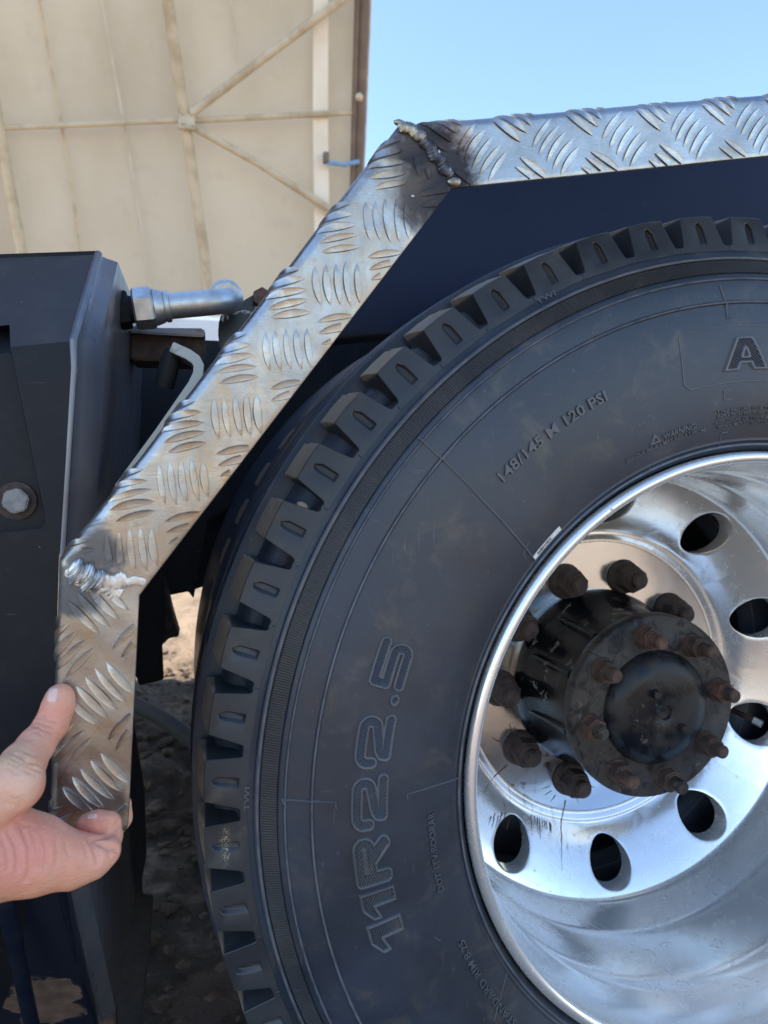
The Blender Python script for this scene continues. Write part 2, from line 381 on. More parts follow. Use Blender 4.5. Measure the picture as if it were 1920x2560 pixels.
HALLTUBE = m_simple('hall_steel_tube', (.58, .49, .34), (.42, .33, .21), 5, .5)
HALLSEAM = m_simple('hall_seam_tape', (.6, .54, .43), (.5, .44, .34), 3, .7)
HALLSTRIP = m_simple('hall_pale_strip', (.86, .8, .68), (.78, .71, .58), 3, .6)
HALLPOST = m_simple('hall_brown_post', (.14, .1, .075), (.2, .145, .1), 4, .6)
BLUE = m_simple('blue_strap', (.16, .3, .5), (.24, .38, .55), 8, .6)
WHITE = m_simple('white_paint', (.8, .8, .78), (.7, .7, .68), 3, .5)
STICK = m_simple('sticker_white', (.8, .79, .76), (.62, .6, .57), 300, .6)
INK = m_simple('sticker_ink', (.02, .02, .02), (.03, .03, .03), 100, .6)
HOSE = m_simple('hose_rubber', (.008, .008, .009), (.016, .014, .013), 30, .85)
STONE = m_simple('stone', (.36, .28, .21), (.22, .16, .12), 60, .85)
PEB = m_simple('pebble', (.5, .36, .27), (.4, .28, .2), 200, .8)
def gpt_(px, py):
    d = ray(px, py); return CAM+d*((-HUB-CAM[2])/d[2])
def m_ground():
    b = NB('dirt'); n1 = b.noise(1.3, 7, .65); n2 = b.noise(9, 7, .65); n3 = b.noise(60, 5, .7)
    x, y, z = b.sep()
    c = b.mix(b.ramp(n2, .35, .68), (.36, .26, .175), (.25, .18, .12))
    c = b.mix(b.math('MULTIPLY', b.ramp(n3, .5, .72), .5), c, (.15, .115, .085))
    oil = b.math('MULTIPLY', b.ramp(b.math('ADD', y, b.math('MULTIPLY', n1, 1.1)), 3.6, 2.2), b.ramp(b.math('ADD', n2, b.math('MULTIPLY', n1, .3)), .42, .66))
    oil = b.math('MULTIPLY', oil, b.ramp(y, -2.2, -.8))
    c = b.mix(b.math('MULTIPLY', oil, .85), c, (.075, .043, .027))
    c = b.mix(b.math('MULTIPLY', b.blob(W(gpt_(512, 2440)), .06, .012, n3, .05, (1, 1, .2)), .8), c, (.2, .115, .08))
    b.set(Base=c, Rough=.92, Spec=.25)
    return b.normal(b.bump(n3, .9, .014, b.bump(n2, .7, .05))).m
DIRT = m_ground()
def m_side():
    b = NB('side_plate_navy_gloss'); n = b.noise(5, 5); sc = b.noise(1, 3, .5, b.mapped((16, 16, 130), rot=(0, .5, 0)))
    c = b.mix(b.ramp(n, .35, .7), (.003, .0052, .020), (.0045, .007, .026))
    c = b.mix(b.math('MULTIPLY', b.ramp(sc, .70, .76), .22), c, (.15, .17, .24))
    b.set(Base=c, Rough=b.ramp(n, .3, .7, .24, .38), Spec=.2)
    return b.normal(b.bump(n, .06, .02)).m
SIDE = m_side()

# ------------------------------------------------------------------ ground
def ground():
    xs = np.unique(np.concatenate([np.linspace(-700, -6, 14), np.linspace(-6, -2.2, 20), np.linspace(-2.2, 2.2, 150), np.linspace(2.2, 6, 20), np.linspace(6, 700, 14)]))
    ys = np.unique(np.concatenate([np.linspace(-700, -4, 14), np.linspace(-4, .2, 40), np.linspace(.2, 3.2, 150), np.linspace(3.2, 9, 50), np.linspace(9, 900, 16)]))
    X, Y = np.meshgrid(xs, ys)
    def vn(x, y, s):          # value noise
        xi, yi = np.floor(x*s).astype(int), np.floor(y*s).astype(int); fx, fy = x*s-xi, y*s-yi
        h = lambda a, b: (np.sin(a*127.1+b*311.7+s)*43758.5453) % 1
        fx, fy = fx*fx*(3-2*fx), fy*fy*(3-2*fy)
        return (h(xi, yi)*(1-fx)+h(xi+1, yi)*fx)*(1-fy)+(h(xi, yi+1)*(1-fx)+h(xi+1, yi+1)*fx)*fy
    near = np.exp(-((X/3)**2+((Y-1.5)/4)**2))
    Z = near*(.04*vn(X, Y, 2.1)+.04*vn(X, Y, 6.3)+.032*vn(X, Y, 15.)+.016*vn(X, Y, 31.)-.085)
    Z = np.where((np.abs(X) < .2) & (Y > -.1) & (Y < .7), np.minimum(Z, -.005), Z)
    n, m = X.shape
    V = np.stack([X, Y, Z], -1).reshape(-1, 3)
    i = np.arange((n-1)*(m-1)); r, c = i//(m-1), i % (m-1)
    Fc = np.stack([r*m+c, r*m+c+1, (r+1)*m+c+1, (r+1)*m+c], 1)
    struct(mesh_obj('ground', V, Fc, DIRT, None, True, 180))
ground()

def rock(name, p, s, mat, seed):
    bm = bmesh.new(); bmesh.ops.create_icosphere(bm, subdivisions=3, radius=1)
    q = np.random.default_rng(seed); D = q.normal(size=(9, 3)); D /= np.linalg.norm(D, axis=1)[:, None]; H = q.uniform(.62, 1.05, 9)
    for v in bm.verts:
        n = np.array(v.co); k = 1.
        for d, h in zip(D, H):
            t = n @ d
            if t*k > h: k = h/t
        v.co = Vector((n[0]*k*s[0], n[1]*k*s[1], n[2]*k*s[2]))
    o = bm_obj(name, bm, mat, None, True, 28); o.location = p; return o
def gpt(px, py):
    d = ray(px, py); t = (-HUB-CAM[2])/d[2]; return CAM+d*t
def gravel():
    q = np.random.default_rng(11); bm = bmesh.new(); bmesh.ops.create_icosphere(bm, subdivisions=1, radius=1)
    bv = np.array([v.co[:] for v in bm.verts]); bf = [tuple(v.index for v in f.verts) for f in bm.faces]; bm.free()
    V = []; Fc = []
    for i in range(900):
        y = q.uniform(.25, 2.7); x = -.52+q.normal(0, .28)+(-.02*y); k = q.lognormal(-4.75, .55); k = min(k, .03)
        sc = np.array([k*q.uniform(.7, 1.4), k*q.uniform(.7, 1.3), k*q.uniform(.35, .75)]); a = q.uniform(0, 6.28)
        P = bv*sc*(1+.22*q.normal(size=(len(bv), 1))); c_, s_ = math.cos(a), math.sin(a)
        P = np.stack([P[:, 0]*c_-P[:, 1]*s_+x, P[:, 0]*s_+P[:, 1]*c_+y, P[:, 2]+k*.1-.01], 1)
        Fc += [tuple(j+len(V) for j in f) for f in bf]; V += list(P)
    o = mesh_obj('gravel', V, Fc, DIRT, None, False); o['kind'] = 'stuff'; o['label'] = 'loose clods and small stones scattered on the dirt under the truck'; o['category'] = 'gravel'
gravel()
g0, g1 = gpt(300, 1772), gpt(520, 1915)
pts = [np.array([*(g0[:2]*(1-t)+g1[:2]*t), -HUB+.035+.02*math.sin(3*t)]) for t in np.linspace(-.5, 1.6, 30)]
tag(tube('black_hose', [W(p) for p in pts], .024, HOSE), 'black rubber hose lying across the dirt under the truck', 'hose')

# ------------------------------------------------------------------ hall behind
def hat(px, py, off=0.):           # the hall's wall leans in like an arch
    d = ray(px, py); lo, hi = 1., 30.
    for _ in range(50):
        t = (lo+hi)/2; p = CAM+d*t; z = p[2]+HUB
        if p[1] > 10.2-.045*max(z, 0)**2-off: hi = t
        else: lo = t
    return W(CAM+d*t)
hall = empty('storage_hall', (0, 10, 0))
tag(hall, 'beige fabric storage hall with curved steel tube frame behind the truck', 'hall')
edge_px = [(932, -420), (929, -200), (926, 0), (918, 200), (910, 400), (903, 560), (898, 700), (892, 850), (885, 1000), (880, 1180), (876, 1290)]
bays = [[(-900, -420), (-760, 0), (-640, 640), (-560, 1290)], [(-330, -420), (-60, 0), (55, 640), (110, 1290)], [(375, -420), (419, 0), (512, 640), (560, 1290)], None]
def along(path, v):
    P = np.array(path, float); return np.interp(v, P[:, 1], P[:, 0])
vv = np.linspace(-420, 1285, 44); paths = bays[:3]+[edge_px]
for k in range(3):
    V = []; Fc = []; nu = 13
    for v in vv:
        a, b = along(paths[k], v), along(paths[k+1], v)
        for i in range(nu):
            f = i/(nu-1); off = -.06*math.sin(math.pi*f)*(1+.3*math.sin(v*.01+k))
            V.append(hat(a+(b-a)*f, v, off))
    for j in range(len(vv)-1):
        for i in range(nu-1): Fc.append((j*nu+i, j*nu+i+1, (j+1)*nu+i+1, (j+1)*nu+i))
    keep(mesh_obj('fabric_panel', V, Fc, CLOTH, None, True, 180), hall)
def htube(name, pts, r, mat, off=.16, n=10, sub=10):
    P = np.array(pts, float); t = np.linspace(0, len(P)-1, sub*(len(P)-1)+1)
    Q = [hat(np.interp(q, range(len(P)), P[:, 0]), np.interp(q, range(len(P)), P[:, 1]), off) for q in t]
    return keep(tube(name, Q, r, mat, None, n), hall)
for pth in (bays[0], bays[1], bays[2]): htube('rib', pth, .066, HALLTUBE, .16)
htube('purlin', [(-700, 350), (0, 320), (458, 300)], .034, HALLTUBE, .14)
htube('purlin', [(472, 302), (880, 281)], .036, HALLTUBE, .14)
htube('purlin', [(-600, 980), (0, 960), (545, 945), (880, 935)], .034, HALLTUBE, .14)
htube('brace', [(478, 284), (700, 115), (870, -12)], .05, HALLTUBE, .2)
htube('brace', [(478, 314), (640, 405), (850, 540)], .05, HALLTUBE, .2)
htube('edge_post', [(916, -420), (910, 0), (903, 200), (896, 400), (888, 640), (872, 1285)], .075, HALLPOST, .1)
htube('edge_post', [(898, -420), (893, 0), (887, 200), (882, 400), (876, 640), (860, 1285)], .035, HALLPOST, .16)
htube('edge_cable', edge_px, .018, HALLTUBE, .12)
def hstrip(name, path, hw, mat, off):
    V = []; Fc = []; vs_ = np.linspace(path[0][1], path[-1][1], 30)
    for v in vs_:
        x = along(path, v)
        for dx in (-hw, hw):
            for o in (off, off-.03): V.append(hat(x+dx, v, o))
    for i in range(len(vs_)-1):
        a, b = i*4, i*4+4
        Fc += [(a, a+2, b+2, b), (a+1, b+1, b+3, a+3), (a, b, b+1, a+1), (a+2, a+3, b+3, b+2)]
    return keep(mesh_obj(name, V, Fc, mat, None, True, 40), hall)
hstrip('pale_strip', [(805, -420), (802, 0), (801, 300), (806, 640), (812, 1285)], 19, HALLSTRIP, .1)
hstrip('seam', [(60, -420), (98, 0), (140, 230), (180, 470), (203, 640), (240, 1285)], 4, HALLTUBE, .03)
hstrip('seam', [(215, -420), (254, 0), (310, 310), (366, 640), (430, 1285)], 3.5, HALLSEAM, .03)
hstrip('seam', [(572, -420), (577, 0), (592, 150)], 3, HALLSEAM, .03)
c = hat(467, 301, .22); keep(box('joint_plate', c, (.2, .05, .22), HALLTUBE), hall)
for dx, dz in ((-.05, .06), (.06, .07), (.07, -.07), (-.05, -.06)):
    keep(box('bolt', (c[0]+dx, c[1]-.04, c[2]+dz), (.035, .04, .035), HALLTUBE, bevel=.008), hall)
htube('strap', [(815, 405), (860, 412), (898, 404)], .03, BLUE, .22)
keep(box('clamp', hat(815, 395, .2), (.07, .08, .13), HALLPOST), hall)
bm = bmesh.new(); bmesh.ops.create_uvsphere(bm, u_segments=16, v_segments=10, radius=.05)
o = bm_obj('lamp_knob', bm, HALLTUBE); o.location = hat(898, 243, .3); keep(o, hall)

# white container standing in the sun beyond the truck
wc = empty('water_container', (-.85, 5.2, 0)); tag(wc, 'white container standing in the sun beyond the truck', 'container')
p = at(320, 776, 5.0); q = at(600, 776, 5.0); zt = p[2]+HUB
keep(box('body', ((p[0]+q[0])/2, 5.35, zt/2), (q[0]-p[0], .7, zt), WHITE, bevel=.04), wc)
keep(box('lid', ((p[0]+q[0])/2, 5.35, zt+.02), (.35, .35, .05), WHITE, bevel=.01), wc)
for dz in (.35, .8, 1.3): keep(box('rib', ((p[0]+q[0])/2, 5.35, dz), (q[0]-p[0]+.03, .73, .04), WHITE, bevel=.012), wc)

# ------------------------------------------------------------------ truck body: unseen cab added to cast shade, chassis, side plate
cab = empty('shade_cab', (-2.4, 1.2, 0)); tag(cab, 'unseen dark navy truck cab added to shade the wheel arch', 'truck cab')
bm = bmesh.new()
prof = [(-4.0, .55), (-1.5, .55), (-1.5, 3.25), (-1.7, 3.45), (-3.3, 3.45), (-3.9, 2.0), (-4.0, 1.9)]
fv = [bm.verts.new((x, -.1, z)) for x, z in prof]; bv = [bm.verts.new((x, 2.5, z)) for x, z in prof]
bm.faces.new(fv); bm.faces.new(bv[::-1])
for i in range(len(prof)): bm.faces.new((fv[i], bv[i], bv[(i+1) % 7], fv[(i+1) % 7]))
bmesh.ops.recalc_face_normals(bm, faces=bm.faces); bmesh.ops.bevel(bm, geom=bm.edges[:], offset=.05, segments=3, affect='EDGES')
keep(bm_obj('cab_shell', bm, NAVY), cab)
keep(box('side_window', (-2.55, -.105, 2.35), (1.1, .02, .75), NB('cab_glass').set(Base=(.02, .025, .03), Rough=.05, Spec=.8).m, bevel=.008), cab)
keep(box('side_door_handle', (-2.1, -.125, 1.75), (.18, .04, .04), BLACK, bevel=.01), cab)
ch = empty('truck_chassis', (0, .7, .6)); tag(ch, 'black steel truck chassis rails and axle behind the wheel arch', 'chassis')
keep(box('rail', (-.4, .74, .8), (4.4, .08, .30), BLACK), ch)
keep(box('rail', (-.4, 1.55, .8), (4.4, .08, .30), BLACK), ch)
keep(prism_px('frame_web', [(296, 850), (420, 846), (560, 852), (720, 852), (720, 1180), (296, 1180)], .6, .02, BLACK), ch)
keep(box('cross_member', (-.42, 1.15, .82), (.12, .74, .2), BLACK), ch)
keep(box('deck_floor', (1.25, 1.25, 1.0), (2.5, 1.7, .05), BLACK), ch)
keep(tube('axle_housing', [(0, .45, HUB), (0, 2.0, HUB)], .075, RUST_DK, None, 20), ch)
for k in range(5): keep(box('spring_leaf', (-.02, .74, .57+.017*k), (1.15-.16*(4-k), .075, .014), RUST_DK, bevel=.003), ch)
# plate seen through the arch above the tyre, following the line of the guard
sp = empty('fender_side_plate', W(at(1300, 500, .3))); tag(sp, 'glossy navy steel side plate behind the checker plate guard', 'fender plate')
spx = [(2700, 290), (1120, 405), (1045, 375), (690, 835), (590, 985), (640, 985), (770, 842), (1010, 822), (2700, 700)]
keep(prism_px('plate', spx, .31, .006, SIDE), sp)
keep(prism_px('lower_flange', [(705, 838), (1012, 815), (1500, 785), (1500, 800), (1012, 832), (690, 860)], .295, .05, BLACK), sp)
keep(prism_px('inner_liner', [(2700, 500), (1400, 560), (900, 830), (620, 850), (470, 1180), (380, 1488), (470, 1478), (484, 1497), (520, 1300), (700, 1200), (2700, 1200)], .56, .006, BLACK), sp)

# brackets between tank and guard
br = empty('chassis_bracket', W(at(560, 790, .3))); tag(br, 'black scuffed steel bracket plate rising behind the diagonal guard', 'bracket')
SCUFF = m_simple('scuffed_black', (.01, .011, .014), (.014, .015, .018), 5, .3)
def _scuff():
    b = NB('scuffed_black_paint'); m = b.ramp(b.noise(60, 5, .6, dist=.8), .6, .63)
    b.set(Base=b.mix(m, (.01, .011, .014), (.45, .46, .47)), Rough=.33); return b.m
SCUFF = _scuff()
keep(prism_px('plate', [(548, 798), (556, 782), (640, 732), (650, 724), (700, 728), (720, 900), (560, 930), (545, 830)], .26, .012, SCUFF, bevel=.002), br)
bm = bmesh.new(); bmesh.ops.create_cone(bm, cap_ends=True, segments=6, radius1=.011, radius2=.011, depth=.012)
o = bm_obj('bolt', bm, RUST_RED, None, True, 20); o.rotation_euler.x = R_(90); o.location = wpx(655, 745, .252); keep(o, br)
bt = empty('tank_strap_bracket', W(at(420, 835, .3))); tag(bt, 'pale metal bracket plate jutting out under the elbow fitting', 'bracket')
keep(prism_px('plate', [(322, 822), (335, 812), (400, 819), (508, 820), (514, 828), (513, 842), (400, 836), (322, 830)], .24, .10, GALV, bevel=.002), bt)
keep(prism_px('web', [(326, 833), (513, 845), (516, 862), (505, 905), (326, 900)], .255, .06, RUST_DK, bevel=.002), bt)
bf = empty('mud_flap_bracket', W(at(375, 1600, .5))); tag(bf, 'black angular mounting plate hanging behind the guard leg', 'bracket')
keep(prism_px('plate', [(270, 1380), (413, 1380), (411, 1606), (405, 1612), (409, 1700), (348, 1715), (340, 1690), (270, 1690)], .45, .012, BLACK), bf)
keep(prism_px('gusset', [(408, 1440), (432, 1540), (448, 1592), (422, 1596), (408, 1612)], .47, .05, RUST_DK), bf)
keep(prism_px('hanger', [(400, 1180), (640, 1180), (600, 1400), (530, 1460), (470, 1479), (412, 1491), (395, 1480)], .62, .05, BLACK), bf)

# ------------------------------------------------------------------ tank
tank = empty('hydraulic_tank', W(at(60, 1500, .0))); tag(tank, 'black painted steel tank with recessed side panel and hex bolt', 'tank')
F1, F2, F3, F4, F5, F6 = at(239, 634, .10), at(175, 853, 0), at(177, 920, 0), at(148, 1387, 0), at(126, 2150, 0), at(242, 2570, .16)
def leftof(p, d, dz=0.): return p+np.array([-d, 0, dz])
bm = bmesh.new()
L1, L2 = leftof(F1, .62, -.07), leftof(F2, .6, -.09)
L5, L6 = leftof(F5, .6), leftof(F6, .6)
def vv_(p): return bm.verts.new(W(p))
a1, a2, a3, a4, a5, a6 = [vv_(p) for p in (F1, F2, F3, F4, F5, F6)]
b1, b2, b5, b6 = [vv_(p) for p in (L1, L2, L5, L6)]
nch = np.cross(F1-F2, L2-F2); 
def chp(px, py):
    d = ray(px, py); return CAM+d*((F2-CAM) @ nch/(d @ nch))
def creasept(px):      # on the crease between chamfer and main face
    lo_, hi_ = 700., 1100.
    for _ in range(40):
        m_ = (lo_+hi_)/2
        if chp(px, m_)[1] > 0: lo_ = m_
        else: hi_ = m_
    return at(px, lo_, 0)
C0, CL = creasept(26), creasept(-250)
T0, TL = chp(24, 812), chp(-250, 835)
rec = [C0, at(112, 1288, 0), at(113, 1306, 0), at(104, 1321, 0), at(-250, 1360, 0), CL]
c0, cl, t0, tl = [vv_(p) for p in (C0, CL, T0, TL)]
mids = [vv_(p) for p in rec[1:5]]
TANKTOP = m_paint('tank_skylit_dusty_top', (.042, .04, .041), .45, .5, (.085, .078, .072))  # lighter base puts skylight on the sloping chamfer into the colour, plus dust
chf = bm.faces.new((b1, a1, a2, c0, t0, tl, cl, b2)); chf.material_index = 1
bm.faces.new((a2, a3, a4, a5, mids[2], mids[1], mids[0], c0)); bm.faces.new((a5, b5, b2, cl, mids[3], mids[2]))
dn = np.array([-.003, .014, -.002]); loop = [t0]+[c0]+mids+[cl, tl]; P_ = [T0, C0]+rec[1:5]+[CL, TL]
rb = [vv_(p+dn) for p in P_]
for i in range(len(loop)): bm.faces.new((loop[i], loop[(i+1) % len(loop)], rb[(i+1) % len(loop)], rb[i]))
bm.faces.new((rb[1], rb[2], rb[3], rb[4], rb[5], rb[6])); bm.faces.new((rb[0], rb[1], rb[6], rb[7]))
bm.faces.new((b5, a5, a6, b6))
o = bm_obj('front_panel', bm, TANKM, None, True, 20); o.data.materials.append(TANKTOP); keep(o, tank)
# side wall: goes straight back from the front edge; a rolled edge sits between
B = {}
def back(p, d): return p+np.array([0, d, 0])
side_pts = [F1, F2, F3, F4, F5, F6]; dep = [.32, .42, .42, .42, .42, .26]
bm = bmesh.new(); rows = []
for p, d in zip(side_pts, dep):
    p = p+np.array([.004, .003, 0]); rows.append([bm.verts.new(W(p+np.array([.012*(1-math.cos(min(t/.06, 1)*math.pi/2))*1.0, d*t, .0]))) for t in (0, .012, .03, .06, .3, .6, 1)])
for i in range(5):
    for k in range(6): bm.faces.new((rows[i][k], rows[i][k+1], rows[i+1][k+1], rows[i+1][k]))
keep(bm_obj('side_wall', bm, TANKSIDE, None, True, 40), tank)
bm = bmesh.new()   # top lid with a thin black lip
t = [F1+np.array([.004, -.001, .003]), leftof(F1, .62, -.067)+np.array([0, -.001, .0])]; t2 = [back(t[1], .33), back(t[0], .33)]
bm_prism(bm, [t[0], t[1], t2[0], t2[1]], (0, 0, -.006)); bmesh.ops.bevel(bm, geom=bm.edges[:], offset=.0015, segments=2, affect='EDGES')
keep(bm_obj('top_lid', bm, BLACK), tank)
keep(tube('edge_weld', [W(p+np.array([.002, .001, 0])) for p in (F1, (F1+F2)/2, F2, F3, (F3+F4)/2, F4, (F4+F5)/2, F5)], [.0035, .0035, .003, .0022, .002, .002, .002, .002], TANKSIDE, None, 10), tank)
def hexbolt(px, py, Y, af, h, mat, washer):
    g = bmesh.new(); bmesh.ops.create_cone(g, cap_ends=True, segments=6, radius1=af*.577, radius2=af*.577, depth=h)
    bmesh.ops.bevel(g, geom=g.edges[:], offset=h*.12, segments=2, affect='EDGES')
    o = bm_obj('hex_bolt', g, mat, None, True, 25); o.rotation_euler = (R_(90), R_(14), 0); o.location = wpx(px, py, Y-h/2-.002); keep(o, tank)
    g = bmesh.new(); bmesh.ops.create_cone(g, cap_ends=True, segments=32, radius1=af*.82, radius2=af*.82, depth=.002)
    o = bm_obj('washer', g, washer, None, True, 25); o.rotation_euler = (R_(90), 0, 0); o.location = wpx(px, py, Y-.001); keep(o, tank)
hexbolt(41, 1252, .0138, .0175, .009, m_simple('bolt_steel', (.16, .16, .165), (.24, .235, .23), 120, .5, .4), RUST_DK)
# lower panel, strip and corner edge
lp = empty('lower_side_panel', W(at(100, 2400, .03))); tag(lp, 'navy lower panel with a peeling brown rust patch below the hand', 'panel')
bm = bmesh.new(); P5, P6 = at(150, 2150, -.002), at(244, 2580, .15)
bm_prism(bm, [at(-200, 2140, -.002), P5, P6, at(-100, 2600, .15)], (0, .01, 0)); keep(bm_obj('panel', bm, LOWER), lp)
keep(tube('round_edge_strip', [W(at(-22, 2120, -.012)), W(at(14, 2260, .0)), W(at(45, 2400, .04)), W(at(88, 2600, .085))], .0062, NAVY, None, 16), lp)
keep(tube('corner_bead', [W(at(140, 2150, -.004)), W(at(160, 2260, .03)), W(at(198, 2420, .09)), W(at(240, 2580, .145))], .0028, NAVY, None, 12), lp)
stp = empty('step_plate', W(at(330, 2300, .42))); tag(stp, 'dark rust stained vertical plate beside the navy lower panel', 'plate')
RUSTY = m_rust('rusty_dark_plate', (.014, .013, .016), (.03, .022, .02), (.075, .045, .033))
keep(prism_px('plate', [(140, 1700), (326, 1700), (334, 1806), (361, 1980), (366, 2140), (355, 2200), (356, 2240), (383, 2242), (376, 2359), (345, 2620), (140, 2620)], .40, .008, RUSTY), stp)
keep(prism_px('rusty_wedge', [(272, 2400), (286, 2520), (295, 2640), (236, 2640), (246, 2520)], .22, .02, RUST), stp)

# ------------------------------------------------------------------ elbow fitting on the tank side
fit = empty('elbow_fitting', W(at(420, 775, .2))); tag(fit, 'zinc plated hydraulic elbow fitting with hex nut on the tank', 'pipe fitting')
YF = .17
A0, A1 = at(286, 778, YF), at(505, 758, YF); ax = A1-A0; ax /= np.linalg.norm(ax)
def along_ax(px): return A0+(A1-A0)*((px-286)/(505-286))
sfit = scale_at(along_ax(400))
def ringed(name, px0, px1, rpx, seg, mat, rot=0., cham=.12, r2=None):
    a, b = along_ax(px0), along_ax(px1); L = np.linalg.norm(b-a); r = rpx/sfit; r2 = r if r2 is None else r2/sfit
    V, Fc = tube_mesh([a, a+(b-a)*cham, b-(b-a)*cham, b], [r*.9, r, r2, r2*.9], seg)
    if rot:
        mid = (a+b)/2; mr = Matrix.Rotation(rot, 3, Vector(ax)); V = [np.array(mr @ Vector(v-mid))+mid for v in V]
    return keep(mesh_obj(name, [W(v) for v in V], Fc, mat, None, True, 25), fit)
ringed('adaptor', 272, 296, 44, 24, BLACK, 0, .3, 34)
ringed('adaptor_hex', 294, 324, 47, 6, BLACK, R_(18))
ringed('thread', 322, 340, 33, 24, BLACK)
ringed('hex_nut', 333, 384, 51, 6, ZINC, R_(14), .1)
ringed('collar', 380, 410, 45, 24, ZINC, 0, .2, 40)
ringed('sleeve', 409, 424, 39, 28, ZINC, 0, .15)
p0, p1 = along_ax(415), along_ax(498); rb_ = .030
bd = ray(512, 728); bd = bd/np.linalg.norm(bd)
path = [p0, (p0+p1)/2, p1]+[p1+ax*rb_*math.sin(a)+bd*rb_*(1-math.cos(a)) for a in np.linspace(.15, math.pi/2, 9)]
e_ = path[-1]; path += [e_+bd*.03, e_+bd*.09]
keep(tube('elbow_pipe', [W(p) for p in path], 32/sfit, ZINC, None, 28), fit)
q0 = e_+bd*.012+np.array([-.002, 0, .003]); keep(tube('flare_ring', [W(q0), W(q0+bd*.003), W(q0+bd*.012), W(q0+bd*.015)], [38/sfit, 46/sfit, 46/sfit, 38/sfit], ZINC, None, 28), fit)
keep(tube('hose_tail', [W(e_+bd*.06), W(e_+bd*.14), W(e_+bd*.24+np.array([.01, 0, -.01])), W(e_+bd*.32+np.array([.03, 0, -.06]))], 30/sfit, HOSE, None, 20), fit)

# ------------------------------------------------------------------ wheel
wheel = empty('wheel_assembly', (0, 0, 0)); tag(wheel, 'outer truck wheel with black tyre, polished aluminium rim and exposed hub', 'wheel', 'dual truck wheels')
PROF = np.array([(.2995, .016), (.3005, .006), (.3020, .001), (.3040, -.0012), (.3052, -.0036), (.3064, -.0052), (.3078, -.0050), (.3088, -.0040), (.3098, -.0046), (.3110, -.0064), (.3124, -.0062), (.3140, -.0068), (.322, -.0098), (.335, -.0135), (.35, -.0163), (.37, -.0182), (.395, -.0190), (.415, -.0181), (.43, -.0163), (.4352, -.0156), (.4366, -.0154), (.4374, -.0166), (.4384, -.0170), (.4394, -.0165), (.4402, -.0150), (.448, -.0143), (.4572, -.0130), (.4586, -.0126), (.4592, -.0136), (.4600, -.0140), (.4608, -.0135), (.4614, -.0120), (.4645, -.0112), (.4655, -.0102), (.4660, -.0086), (.4792, -.0030), (.4800, -.0046), (.4812, -.0050), (.4838, -.0038), (.4842, -.0022), (.4850, -.0012), (.4945, .0012)])
rs, ysf = PROF[:, 0], PROF[:, 1]
def ysurf(r): return np.interp(r, rs, ysf)
floor_ = [(.4950, .0024), (.4956, .0060), (.4968, .0180), (.4995, .0240), (.506, .0290), (.5135, .0370), (.516, .050), (.516, .058)]
def crown():
    g = [(.516, .060), (.5165, .066), (.5325, .067), (.534, .068), (.5348, .095), (.5338, .0965), (.521, .0975), (.521, .1045), (.5345, .1055), (.5355, .107), (.5362, .14), (.5355, .1735), (.5345, .175), (.521, .176), (.521, .183), (.534, .184), (.5348, .1855), (.534, .212), (.5325, .213), (.5165, .214), (.516, .22), (.523, .226), (.520, .27)]
    return g
inner_side = [(.50, .274), (.46, .29), (.40, .297), (.34, .29), (.31, .28), (.29, .265)]
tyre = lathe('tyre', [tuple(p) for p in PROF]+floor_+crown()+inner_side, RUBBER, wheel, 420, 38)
# serrated band
def serr():
    n = 1416; radii = np.array([.4662, .4668, .4786, .4791]); V = []; Fc = []
    for i in range(n*4):
        a = 2*math.pi*i/(n*4); h = (0, 1, 1, 0)[i % 4]
        for j, r in enumerate(radii):
            y = -.0098+(r-.4660)*(.0056/.0132)-.0002 - (h*.0011 if j in (1, 2) else -.0012*0)
            V.append((r*math.cos(a), y, r*math.sin(a)+HUB))
    N = n*4
    for i in range(N):
        for j in range(3): Fc.append((i*4+j, i*4+j+1, ((i+1) % N)*4+j+1, ((i+1) % N)*4+j))
    o = mesh_obj('serrated_band', V, Fc, RUB_TREAD, tyre, False); o['kind'] = 'stuff'
serr()
